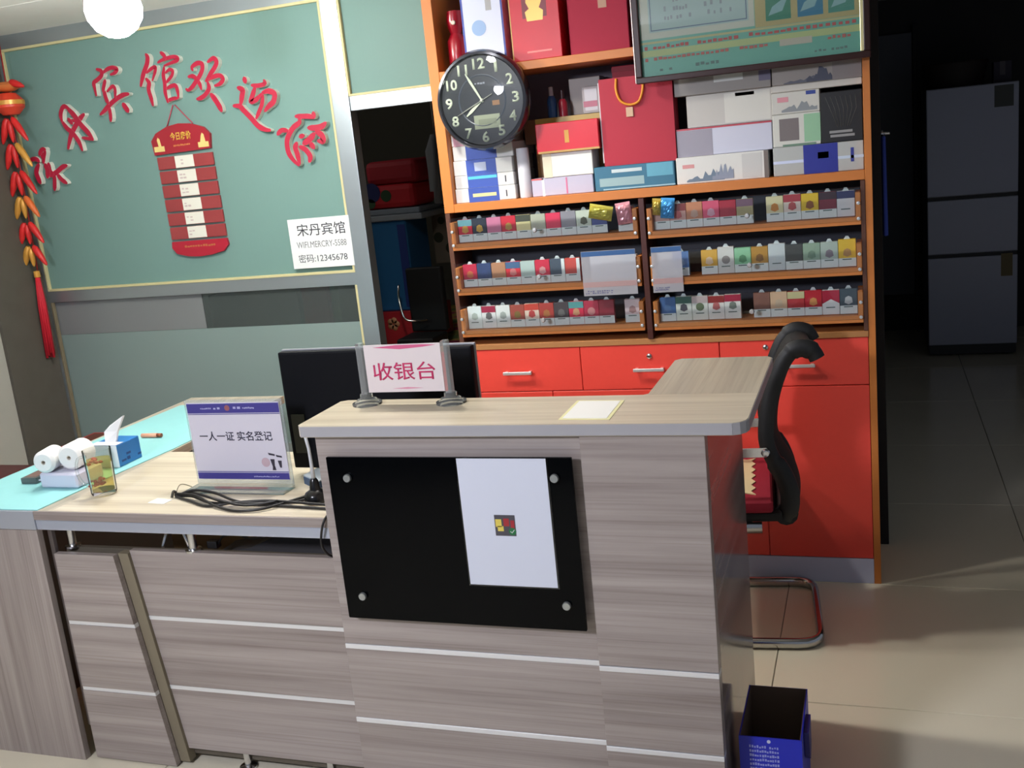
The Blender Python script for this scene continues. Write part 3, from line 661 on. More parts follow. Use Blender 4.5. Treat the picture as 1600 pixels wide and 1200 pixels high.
for tname, (zb, specs, names) in PACKS.items():
    left = 'left' in tname
    xa, xb = (-1.440, -.757) if left else (-.723, -.0365)
    zt = zb - .002
    # tray and flap are parts of the cabinet
    bm = NB()
    add_box(bm, xa, xb, CF - .004, CF + .12, zt - .024, zt, .001, 1)
    add_box(bm, xa, xa + .016, CF - .004, CF + .12, zt, zt + .078, .001, 1); add_box(bm, xb - .016, xb, CF - .004, CF + .12, zt, zt + .078, .001, 1)
    tray = obj('tray', bm, mat(238, 148, 74, .45), cab)
    fl = box('flap', xa + .001, xb - .001, CF - .013, CF - .009, zt - .012, zt + .094, flap_glass, cab, .0005, 1)
    lathe('knob', [(0, -.020), (.006, -.0195), (.0085, -.015), (.0085, -.011), (.004, -.008), (.004, 0)], (-1.117 if left else -.388, CF - .0135, zb + .030), mat(220, 222, 224, .22, .6), fl, 'y', 16)
    for sx in (xa + .007, xb - .007):
        for sz in (zt + .045, zt - .004):
            lathe('screw', [(0, -.004), (.005, -.003), (.006, 0)], (sx, CF - .0135, sz), mat(214, 220, 222, .3, .6), fl, 'y', 10)
    n = sum(1 for s in specs if s)
    x = xa + .0175
    gap = (xb - xa - .035 - PW * n) / max(1, len(specs) - n + 0.0) if len(specs) > n else .03
    cnt = 0
    for s, nm in zip(specs, names):
        if not s: x += gap; continue
        fld = s.replace(':', ',').split(','); d = {}; i = 0
        while i < len(fld):
            if fld[i] == 's': d['s'] = 1; i += 1
            else: d[fld[i]] = tuple(int(q) for q in fld[i + 1:i + 4]); i += 4
        x0, x1 = x + .0006, x + PW - .0006; y0 = CF + .0225; y1 = y0 + .022
        main = d.get('k') or d.get('w')
        hh = PH + (.006 if nm in ('bright yellow pack', 'pale blue-white pack', 'white pack with grey circle') else rng.uniform(-.002, .001))
        pk_ = box('cigarette_pack', x0, x1, y0, y1, zb, zb + hh, mat(*main, .38), None, .001, 1)
        side = tname.split()
        tag(pk_, '%s, %s from left in %s %s tray' % (nm.replace(' pack', ' cigarette pack', 1), ordn[cnt], side[0], side[1]), 'cigarette pack', 'cigarette packs in the cabinet trays')
        if 'k' in d: mark('warning_band', x0, x1, zb + .0005, zb + .028, y0 - .0001, warn, pk_, .0004)
        mark('warning_print', x0 + .012, x1 - .014, zb + .0225, zb + .0255, y0 - .0006, wdark, pk_, .0003)
        if 't' in d: mark('lid_band', x0, x1, zb + hh - .024, zb + hh - .0005, y0 - .0001, mat(*d['t'], .4), pk_, .0004)
        if 's' in d: mark('white_edge', x1 - .012, x1, zb + .028, zb + hh - .0005, y0 - .0001, warn, pk_, .0004)
        if 'e' in d:
            ex = (x0 + x1) / 2; ez = zb + .046
            if 'circle' in nm or 'ring' in nm: disc('emblem', .014, ex, y0 - .0006, ez, mat(*d['e'], .4), pk_, .0003, 16)
            elif 'chevron' in nm:
                bm = add_prism(NB(), [(x0, zb + hh - .024), (x1, zb + hh - .024), (x1, zb + hh - .045), (ex, zb + hh - .030), (x0, zb + hh - .045)], 'y', y0 - .0005, y0 - .0001); obj('emblem', bm, mat(*d['t'], .4), pk_)
            else:
                bm = add_prism(NB(), [(ex - .013, ez - .008), (ex, ez - .014), (ex + .013, ez - .008), (ex + .010, ez + .009), (ex, ez + .014), (ex - .010, ez + .009)], 'y', y0 - .0009, y0 - .0006); obj('emblem', bm, mat(*d['e'], .4), pk_)
        if cnt % 9 != 4:
            bm = add_prism(NB(), [((x0 + x1) / 2 - .010, zb + hh + .0003), ((x0 + x1) / 2 + .010, zb + hh + .0003), ((x0 + x1) / 2 + .004, zb + hh + .010), ((x0 + x1) / 2 - .004, zb + hh + .010)], 'y', y0 + .006, y0 + .008); obj('price_clip', bm, clipm, pk_)
        cnt += 1; x += PW
# a notice's reflection in the flap glass, painted as translucent films
film = glass('notice_reflection', (.86, .88, .92), haze=.34, haze_col=(.86, .86, .92))
for (lab, xa, xb) in (('reflected notice with blue header, painted as film on the middle left flap', -.962, -.770), ('reflected notice with blue header, painted as film on the middle right flap', -.716, -.612)):
    fn = thing('notice_reflection', lab, 'notice', ((xa + xb) / 2, CF - .015, 1.05), 'painted reflections on the cabinet flaps')
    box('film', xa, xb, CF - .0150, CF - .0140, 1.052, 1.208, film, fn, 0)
    mark('blue_header', xa + .001, xb - .001, 1.190, 1.2065, CF - .0151, glass('reflected_blue', (.35, .50, .80), haze=.5, haze_col=(.12, .26, .56)), fn)
    mark('pink_footer', xa + .001, xb - .001, 1.082, 1.100, CF - .0151, glass('reflected_pink', (.95, .75, .75), haze=.4, haze_col=(.85, .62, .62)), fn)
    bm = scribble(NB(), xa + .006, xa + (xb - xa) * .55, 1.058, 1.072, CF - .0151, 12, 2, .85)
    obj('small_print', bm, glass('reflected_ink', (.45, .45, .62), haze=.5, haze_col=(.25, .25, .45)), fn)
# coloured reflections beside the divider, modelled as crinkled packets in the upper trays
for (lab, col, cx, cz, wd, hh, tilt) in (('reflection of a yellow sweets packet, modelled above the upper left tray', (204, 190, 70), -.885, 1.334, .082, .044, .22), ('reflection of a pink packet, modelled beside the divider in the upper left tray', (226, 150, 160), -.803, 1.325, .052, .068, -.1),
                                         ('reflection of a gold packet, modelled just right of the cabinet divider', (190, 160, 60), -.690, 1.338, .030, .050, .1), ('reflection of a blue and violet packet, modelled in the upper right tray', (70, 160, 226), -.653, 1.331, .046, .062, .1)):
    sp = thing('reflected_packet', lab, 'packet', (cx, CF + .007, cz - hh / 2), 'reflected sweets packets modelled in the trays')
    b = bmesh.new(); bmesh.ops.create_grid(b, x_segments=9, y_segments=9, size=.5)
    r2 = random.Random(int(cx * 1e4))
    top_ = []
    for v in b.verts:
        u, w_ = v.co.x, v.co.y; puff = (1 - (2 * u) ** 4) * (1 - (2 * w_) ** 4)
        v.co = Vector((u * wd, -puff * .007 + r2.uniform(-.0012, .0012) * puff, w_ * hh))
    geo = bmesh.ops.duplicate(b, geom=list(b.verts) + list(b.edges) + list(b.faces))
    for v in geo['geom']:
        if isinstance(v, bmesh.types.BMVert): v.co.y = -v.co.y + .0006
    bmesh.ops.rotate(b, verts=b.verts, cent=(0, 0, 0), matrix=Matrix.Rotation(tilt, 3, 'Y'))
    bmesh.ops.translate(b, verts=b.verts, vec=(cx, CF + .0065, cz))
    obj('packet_body', b, mat(*col, .22, .3), sp)
    sl = NB(); add_box(sl, -wd / 2, wd / 2, -.0008, .0014, hh / 2 - .001, hh / 2 + .006)
    bmesh.ops.rotate(sl, verts=sl.verts, cent=(0, 0, 0), matrix=Matrix.Rotation(tilt, 3, 'Y')); bmesh.ops.translate(sl, verts=sl.verts, vec=(cx, CF + .0065, cz))
    obj('crimped_seal', sl, mat(*[min(255, q + 20) for q in col], .25, .3), sp)

# ================================================================== GOODS ON THE OPEN SHELVES
ZS = 1.4063
def carton(lab, x0, x1, z0, z1, col, y0=3.548, dep=.24, marks=(), name='carton', cat='carton', rough=.4, group='cartons on the open cabinet shelf'):
    t = thing(name, lab, cat, ((x0 + x1) / 2, y0 + dep / 2, z0), group)
    box('carton_body', x0, x1, y0, y0 + dep, z0, z1, mat(*col, rough), t, .002, 1)
    for mk in marks:
        nm, a, b, c, d, cl = mk[:6]
        w_, h_ = x1 - x0, z1 - z0
        mark(nm, x0 + a * w_, x0 + b * w_, z0 + c * h_, z0 + d * h_, y0 - .0002, mat(*cl, .4), t, .0004)
    return t
def brush(t, x0, x1, z0, z1, y, col, seed):
    """printed ink landscape: a ragged hill outline"""
    r_ = random.Random(seed); n = 14; bm = NB()
    pts = [(x0, z0)] + [(x0 + (x1 - x0) * k / n, z0 + (z1 - z0) * r_.uniform(.25, 1.0) * (1 - .6 * abs(2 * k / n - 1.25))) for k in range(n + 1)] + [(x1, z0)]
    add_prism(bm, pts, 'y', y - .0004, y)
    return obj('printed_landscape', bm, mat(*col, .45), t)
s0, s1_ = -1.4185, -1.190
silver = (214, 214, 212)
zc = ZS
for k, (lab, h) in enumerate((('silver-white carton with blue band, bottom of the stack under the clock', .050), ('silver-white carton with blue band and cyan stripe, second from the bottom under the clock', .045), ('white carton with blue band and pale square, third from the bottom under the clock', .052), ('white carton with blue band, fourth from the bottom under the clock', .050))):
    t = carton(lab, s0 + .002 * (k % 2), s1_ - .003 * (k % 3), zc, zc + h, silver if k < 2 else (230, 230, 226), 3.546 + .004 * k, .25, [('blue_band', .22, .73, .0, 1.0, (58, 84, 168))], rough=.3)
    if k == 0: mark('gold_print', -1.352, -1.262, zc + .018, zc + .030, 3.5453, mat(214, 206, 150, .3), t)
    if k == 1: mark('cyan_stripe', -1.365, -1.256, zc + .030, zc + .040, 3.5493, mat(90, 190, 210, .3), t)
    if k == 2: mark('pale_square', -1.338, -1.294, zc + .012, zc + .042, 3.5533, mat(180, 190, 214, .3), t)
    if k < 2: mark('small_mark', -1.226, -1.222, zc + .012, zc + .034, 3.5453 + .004 * k, mat(60, 60, 70, .4), t)
    zc += h + .0006
carton('white carton with pink corner, top of the stack behind the clock', s0, -1.22, zc, zc + .07, (236, 232, 230), 3.56, .23, [('pink_patch', .04, .30, .0, .55, (226, 170, 186))])
pr_ = thing('paper_tube', 'white paper roll standing upright beside the silver cartons', 'roll', (-1.165, 3.57, ZS))
lathe('roll_sheet', [(.005, 0), (.021, 0), (.022, .002), (.022, .170), (.021, .172), (.014, .172), (.014, .160), (0, .160)], (-1.160, 3.572, ZS + .0004), mat(222, 222, 230, .5), pr_)
carton('golden brown carton standing behind the white cartons under the clock edge', -1.1365, -.885, ZS, 1.585, (166, 122, 70), 3.66, .16, [('pale_panel', .20, .36, .1, .9, (206, 180, 130))])
carton('brown carton lying on the golden carton, under the spray bottle', -1.18, -.885, 1.5856, 1.672, (120, 84, 56), 3.68, .15, [('gold_top', .15, 1.0, .62, 1.0, (206, 176, 90))])
carton('lavender carton with pink stripe at the shelf edge', -1.130, -.908, ZS, 1.468, (190, 186, 206), 3.552, .10, [('pink_stripe', .56, .585, .05, .95, (206, 110, 150)), ('pale_edge', .17, .21, 0, 1, (226, 224, 232)), ('red_rim', .0, .2, .92, 1.0, (214, 90, 90))])
carton('plain white carton on top of the lavender carton', -1.082, -.904, 1.4686, 1.551, (228, 230, 224), 3.550, .10, [('cream_edge', .0, .18, .0, 1.0, (222, 214, 188))])
rb = carton('bright red box with gold mark, on top of the white carton', -1.094, -.872, 1.5516, 1.652, (206, 20, 40), 3.536, .118, [('gold_foot', .02, 1.0, .0, .07, (190, 150, 80)), ('gold_mark', .46, .53, .30, .72, (206, 150, 50))], name='red_box', cat='box', group=None)
for (lab, nm, cat, cx, cap, col, r, h) in (('small blue spray bottle behind the red box', 'spray_bottle', 'bottle', -1.075, (190, 200, 210), (46, 96, 160), .017, .075), ('small red bottle beside the blue spray bottle', 'red_bottle', 'bottle', -1.035, (60, 30, 36), (170, 40, 60), .016, .060)):
    t = thing(nm, lab, cat, (cx, 3.70, 1.672))
    lathe('bottle_body', [(0, 0), (r, 0), (r, h * .8), (r * .6, h), (0, h)], (cx, 3.705, 1.6727), mat(*col, .3), t, 'z', 16)
    lathe('cap', [(0, 0), (r * .5, 0), (r * .45, .03), (0, .032)], (cx, 3.705, 1.6728 + h), mat(*cap, .3), t, 'z', 12)
t = thing('plastic_bag', 'clear plastic bag with white and pink contents beside the red gift bag', 'bag', (-.925, 3.70, 1.672))
box('bag_film', -.960, -.895, 3.69, 3.735, 1.6727, 1.765, mat(206, 204, 204, .3), t, .010, 2)
mark('pink_label', -.955, -.905, 1.695, 1.715, 3.6896, mat(206, 120, 140, .4), t)
t = carton('dull grey-tan carton at the back of the shelf above the red box', -1.02, -.905, 1.6727, 1.80, (150, 140, 132), 3.75, .07)
# red gift bag
gb = thing('gift_bag', 'matte red paper gift bag with a yellow rope handle and tag', 'gift bag', (-.735, 3.56, 1.49))
carton('teal-blue carton with pale lettering under the red gift bag', -.900, -.624, ZS, 1.488, (52, 112, 140), 3.545, .13, [('pale_lettering', .06, .62, .18, .52, (150, 180, 184)), ('light_shard', .66, .98, .45, .98, (96, 166, 190)), ('white_title', .22, .60, .72, .86, (200, 214, 216)), ('foot_line', .1, 1.0, .03, .09, (150, 190, 206))])
box('bag_front', -.862, -.615, 3.550, 3.552, 1.4885, 1.775, mat(178, 36, 58, .6), gb, 0)
box('bag_body', -.8615, -.6155, 3.553, 3.635, 1.4885, 1.775, mat(172, 33, 54, .6), gb, .002)
box('side_gusset', -.8675, -.862, 3.556, 3.632, 1.50, 1.765, mat(206, 202, 206, .5), gb, .001)
tube('rope_handle', wavy([(-.800, 3.547, 1.772), (-.802, 3.543, 1.735), (-.790, 3.541, 1.700), (-.760, 3.541, 1.684), (-.728, 3.541, 1.692), (-.712, 3.543, 1.73), (-.712, 3.547, 1.772)]), .0042, mat(232, 150, 40, .5), gb, 8)
box('tag', -.774, -.750, 3.5450, 3.5465, 1.645, 1.676, mat(206, 170, 140, .5), gb, .001)
bk = thing('red_folded_bag', 'second red paper bag behind the gift bag, partly hidden by the framed licence', 'gift bag', (-.74, 3.68, 1.4063))
box('bag_body', -.845, -.632, 3.69, 3.74, ZS + .0004, 1.82, mat(170, 34, 56, .6), bk, .002)
box('bag_rim', -.846, -.631, 3.688, 3.7425, 1.8005, 1.815, mat(150, 28, 46, .6), bk, 0)
# right half of the shelf
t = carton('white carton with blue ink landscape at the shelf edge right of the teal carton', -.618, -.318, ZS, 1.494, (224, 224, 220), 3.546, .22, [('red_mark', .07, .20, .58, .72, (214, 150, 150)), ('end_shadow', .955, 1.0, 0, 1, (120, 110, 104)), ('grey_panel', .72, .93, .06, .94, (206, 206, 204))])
brush(t, -.585, -.46, 1.412, 1.455, 3.5455, (110, 130, 150), 3); brush(t, -.50, -.43, 1.414, 1.485, 3.5452, (140, 150, 170), 9)
t = carton('lavender-white carton with red top line on the landscape carton', -.612, -.303, 1.4947, 1.586, (206, 208, 226), 3.556, .20, [('darker_panel', 0, .38, 0, .93, (156, 152, 166)), ('red_line', 0, 1, .94, 1.0, (190, 70, 84))])
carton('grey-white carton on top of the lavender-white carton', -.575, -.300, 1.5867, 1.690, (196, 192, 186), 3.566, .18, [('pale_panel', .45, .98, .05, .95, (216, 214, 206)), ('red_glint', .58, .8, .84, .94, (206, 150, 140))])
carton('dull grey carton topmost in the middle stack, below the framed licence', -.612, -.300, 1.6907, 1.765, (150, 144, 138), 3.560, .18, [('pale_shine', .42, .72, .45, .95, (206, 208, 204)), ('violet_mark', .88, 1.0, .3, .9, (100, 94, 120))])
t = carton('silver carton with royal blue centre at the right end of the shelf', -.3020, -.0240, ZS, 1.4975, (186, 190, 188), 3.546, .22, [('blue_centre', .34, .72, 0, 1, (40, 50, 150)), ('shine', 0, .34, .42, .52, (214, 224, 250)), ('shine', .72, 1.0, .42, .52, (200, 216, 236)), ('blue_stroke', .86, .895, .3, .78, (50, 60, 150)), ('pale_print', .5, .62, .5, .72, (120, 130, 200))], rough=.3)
t = carton('white carton with grey square and green panel on the silver carton', -.300, -.152, 1.4981, 1.600, (214, 214, 206), 3.552, .18, [('grey_square', .14, .55, .18, .86, (120, 112, 112)), ('green_panel', .66, 1.0, .10, .95, (150, 196, 160)), ('green_foot', .2, .9, .0, .07, (110, 140, 120))])
t = carton('white carton with faint ink landscape, above the grey-square carton', -.300, -.152, 1.6006, 1.668, (210, 208, 200), 3.554, .18, [('pink_mark', .12, .35, .55, .78, (220, 150, 160)), ('blue_tab', .72, .92, .80, .97, (50, 70, 150))])
brush(t, -.27, -.16, 1.606, 1.640, 3.5537, (140, 146, 150), 5)
t = carton('black square carton with small pale lettering at the right end of the shelf', -.1505, -.0240, 1.4981, 1.655, (30, 30, 32), 3.550, .17, [('pale_lettering', .2, .75, .18, .23, (150, 150, 150)), ('pale_lettering', .22, .8, .10, .15, (150, 150, 150))])
bm = NB()
for k in range(7): add_tube(bm, [(-.135 + .015 * k, 3.5495, 1.640), (-.120 + .013 * k, 3.5495, 1.60), (-.100 + .006 * k, 3.5495, 1.545)], .0008, 4)
obj('printed_branches', bm, mat(96, 96, 92, .4), t)
carton('white flat carton lying above the black carton', -.300, -.0240, 1.6687, 1.690, (206, 202, 194), 3.552, .18)
t = carton('grey carton with dark ink mountain on top of the right-hand stack', -.296, -.0240, 1.6907, 1.757, (158, 150, 144), 3.552, .18, [('plain_panel', .68, 1.0, 0, 1, (140, 132, 130))])
brush(t, -.26, -.115, 1.692, 1.715, 3.5515, (96, 98, 112), 11); brush(t, -.19, -.112, 1.692, 1.752, 3.5512, (70, 74, 92), 12)
# top shelf
ZT = 1.8643
vs = thing('red_vase_bottle', 'small dark red bottle with pale stopper on the top shelf, above the clock', 'bottle', (-1.365, 3.58, ZT))
lathe('bottle_body', [(0, 0), (.030, 0), (.034, .01), (.034, .10), (.020, .125), (.026, .145), (.030, .17), (.026, .20), (0, .205)], (-1.365, 3.585, ZT + .0003), mat(150, 14, 34, .25), vs, 'z', 20)
lathe('stopper', [(0, -.006), (.007, -.004), (.008, 0)], (-1.360, 3.5555, ZT + .160), mat(226, 210, 190, .3), vs, 'y', 12)
t = carton('white and pale blue box standing on the top shelf above the clock', -1.328, -1.177, ZT, 2.16, (216, 222, 240), 3.556, .10, [('blue_edge', 0, .045, 0, 1, (60, 80, 170)), ('blue_edge', .955, 1, 0, 1, (50, 66, 150)), ('grey_print', .60, .74, .62, .85, (170, 170, 170))], group='boxes on the top shelf')
disc('printed_flower', .026, -1.268, 3.5556, ZT + .130, mat(150, 180, 220, .4), t)
t = carton('bright red box with gold emblem on the top shelf', -1.146, -.972, ZT, 2.16, (200, 12, 30), 3.530, .12, [('gold_edge', 0, .02, 0, 1, (206, 160, 80)), ('foot_lettering', .3, .8, .08, .10, (226, 120, 110))], group='boxes on the top shelf')
bm = add_prism(NB(), [(-1.085, 1.990), (-1.030, 1.990), (-1.026, 2.02), (-1.04, 2.03), (-1.03, 2.05), (-1.035, 2.09), (-1.08, 2.09), (-1.085, 2.05), (-1.075, 2.03), (-1.09, 2.02)], 'y', 3.5292, 3.5298); obj('gold_emblem', bm, mat(196, 160, 80, .35, .3), t)
bm = add_prism(NB(), [(-1.10, 2.0), (-1.015, 2.0), (-1.012, 2.16), (-1.10, 2.16)], 'y', 3.5294, 3.5299); obj('dark_panel', bm, mat(120, 20, 30, .4), t)
t = carton('crimson cloth-covered box with gold label on the top shelf beside the licence', -.948, -.745, ZT, 2.14, (172, 34, 62), 3.548, .12, [('gold_label', .52, .66, .50, 1.0, (176, 130, 96))], rough=.7, group='boxes on the top shelf')

# ================================================================== CLOCK and FRAMED LICENCE
ck = thing('wall_clock', 'round black wall clock with pale numerals hanging on the cabinet edge', 'clock', (-1.249, 3.46, 1.585))
CX, CZ, CY = -1.249, 1.750, 3.462
lathe('case', [(0, .052), (.155, .052), (.166, .030), (.1675, .005), (.160, -.012), (.152, -.014), (.147, -.004)], (CX, CY, CZ), mat(60, 62, 70, .14, .55), ck, 'y', 56)
lathe('dial', [(0, -.002), (.147, -.002), (.147, 0)], (CX, CY, CZ), mat(36, 42, 44, .35), ck, 'y', 48)
lathe('inner_dial', [(.081, -.0024), (.084, -.0036), (.087, -.0024), (.081, -.0024)], (CX, CY, CZ), mat(84, 92, 102, .35), ck, 'y', 48)
num = mat(222, 232, 206, .5)
for h in range(1, 13):
    a = math.radians(90 - 30 * h)
    text('numeral', str(h), .036, num, ck, CX + .121 * math.cos(a), CY - .0026, CZ + .121 * math.sin(a), w={10: .040, 11: .036, 12: .044, 1: .011}.get(h, .025), bold=.025)
mark('lcd', CX - .036, CX + .058, CZ - .094, CZ - .048, CY - .0024, mat(160, 168, 140, .3), ck)
mark('lcd_digits', CX - .02, CX + .045, CZ - .080, CZ - .062, CY - .0030, mat(138, 146, 120, .3), ck)
bm = scribble(NB(), CX - .022, CX + .018, CZ + .052, CZ + .062, CY - .0024, 4, 1, 1); obj('maker_print', bm, mat(150, 156, 166, .4), ck)
mark('colour_patch', CX + .036, CX + .062, CZ - .020, CZ - .004, CY - .0024, mat(150, 110, 70, .4), ck)
def hand(name, tip, tail, w0, y, m):
    a = Vector((tip[0] - tail[0], tip[1] - tail[1])).normalized(); n_ = Vector((-a.y, a.x))
    t1 = Vector(tip); t0 = Vector(tail); mid = t0 + (t1 - t0) * .72
    pts = [t0 - n_ * w0 * .6, mid - n_ * w0, t1 - n_ * w0 * .35, t1 + n_ * w0 * .35, mid + n_ * w0, t0 + n_ * w0 * .6]
    return obj(name, add_prism(NB(), [(p.x, p.y) for p in pts], 'y', y, y + .0012), m, ck)
hand('minute_hand', (CX - .050, CZ + .092), (CX + .004, CZ - .006), .0045, CY - .0085, num)
hand('hour_hand', (CX - .060, CZ - .048), (CX + .004, CZ + .004), .0055, CY - .0065, num)
hand('second_hand', (CX - .094, CZ - .044), (CX + .040, CZ + .018), .0018, CY - .0108, mat(150, 152, 140, .4))
lathe('hub', [(0, -.013), (.004, -.0125), (.005, -.0025)], (CX, CY, CZ), mat(226, 226, 210, .3), ck, 'y', 14)
lathe('dome_glass', [(0, -.0235), (.05, -.0225), (.10, -.0190), (.140, -.0130), (.150, -.0105)], (CX, CY, CZ), glass('clock_glass', (.97, .98, .98)), ck, 'y', 48)

lf = thing('framed_licence', 'dark wooden frame holding a licence and green notice, hanging at the cabinet top right', 'picture frame', (-.36, 3.46, 1.745))
FY = 3.462; x0, x1, z0, z1 = -.715, 0.004, 1.742, 2.215; fw = .020
fm = mat(46, 20, 16, .34, spec=.3)
box('frame_bar', x0, x1, FY, FY + .03, z0, z0 + fw, fm, lf, .003); box('frame_bar', x0, x1, FY, FY + .03, z1 - fw, z1, fm, lf, .003)
box('frame_bar', x0, x0 + fw, FY, FY + .03, z0 + fw + .0002, z1 - fw - .0002, fm, lf, .003); box('frame_bar', x1 - fw, x1, FY, FY + .03, z0 + fw + .0002, z1 - fw - .0002, fm, lf, .003)
box('bright_fillet', x1 - fw - .009, x1 - fw, FY + .006, FY + .016, z0 + fw + .001, z1 - fw, mat(236, 226, 170, .2, .3), lf, .001)
box('bright_fillet', x0 - .003, x0 - .0003, FY + .002, FY + .028, z0 + .003, z1, mat(176, 160, 150, .25, .6), lf, .0005)
PYF = FY + .018
box('print_sheet', x0 + fw, x1 - fw, PYF, PYF + .006, z0 + fw, z1 - fw, mat(120, 186, 164, .4), lf, 0)
bm = NB(); add_mark(bm, x0 + fw + .001, x1 - fw - .001, 1.822, 1.842, PYF); obj('yellow_band', bm, mat(196, 206, 140, .45), lf)
mark('yellow_band', x0 + fw + .001, x1 - fw - .001, 1.862, 1.8685, PYF, mat(206, 196, 140, .45), lf)
mark('certificate', x0 + fw + .002, -.335, 1.876, z1 - fw - .002, PYF, mat(216, 214, 196, .45), lf)
mark('certificate_field', x0 + fw + .030, -.352, 1.896, z1 - fw - .02, PYF - .0006, mat(186, 206, 200, .45), lf)
bm = NB()
for (a, b, c, d) in ((x0 + .055, -.357, 1.900, 1.903), (x0 + .055, x0 + .058, 1.903, 2.17), (-.360, -.357, 1.903, 2.17)): add_mark(bm, a, b, c, d, PYF - .0012)
obj('certificate_border', bm, mat(110, 126, 150, .45), lf)
bm = scribble(NB(), x0 + .10, -.40, 1.925, 2.16, PYF - .0012, 22, 9, .35); obj('certificate_print', bm, mat(160, 166, 170, .45), lf)
mark('tan_field', -.333, x1 - fw - .010, 1.8695, z1 - fw, PYF, mat(196, 178, 120, .45), lf)
for k, (xa, cols) in enumerate(((-.300, (60, 140, 110)), (-.205, (56, 130, 160)), (-.115, (80, 150, 130)))):
    mark('printed_picture', xa, xa + .075, 1.885, 2.0, PYF - .0006, mat(*cols, .45), lf)
    bm = add_prism(NB(), [(xa + .008, 1.90), (xa + .05, 1.91), (xa + .068, 1.95), (xa + .045, 1.94), (xa + .02, 1.925)], 'y', PYF - .0014, PYF - .0011); obj('picture_detail', bm, mat(150, 190, 190, .45), lf)
rt = mat(206, 92, 84, .5)
bm = scribble(NB(), x0 + .030, x0 + .045, 1.842, 1.860, PYF - .0012, 1, 1, 1, rng=rng); scribble(bm, x0 + .058, x0 + .175, 1.842, 1.860, PYF - .0012, 8, 1, 1); scribble(bm, x0 + .20, x0 + .33, 1.842, 1.860, PYF - .0012, 8, 1, 1); scribble(bm, x0 + .36, -.03, 1.844, 1.862, PYF - .0012, 17, 1, 1)
obj('red_lettering', bm, rt, lf)
bm = scribble(NB(), x0 + .030, x0 + .045, 1.806, 1.823, PYF - .0012, 1, 1, 1); scribble(bm, x0 + .058, x0 + .30, 1.808, 1.824, PYF - .0012, 16, 1, 1); scribble(bm, x0 + .33, x0 + .42, 1.808, 1.824, PYF - .0012, 6, 1, 1); scribble(bm, -.12, -.05, 1.806, 1.824, PYF - .0012, 5, 1, 1)
obj('red_lettering', bm, mat(206, 110, 96, .5), lf)
mark('pale_label', -.262, -.165, 1.806, 1.826, PYF - .0005, mat(206, 196, 176, .45), lf)
bm = scribble(NB(), x0 + .06, x0 + .12, 1.772, 1.788, PYF - .0006, 4, 1, .9); scribble(bm, x0 + .19, x0 + .27, 1.776, 1.794, PYF - .0006, 5, 1, .9); scribble(bm, -.16, -.06, 1.774, 1.788, PYF - .0006, 8, 1, .9)
obj('grey_lettering', bm, mat(110, 136, 126, .5), lf)
box('glazing', x0 + fw, x1 - fw - .010, FY + .010, FY + .012, z0 + fw, z1 - fw, glass('picture_glass', (.96, .98, .97)), lf, 0)

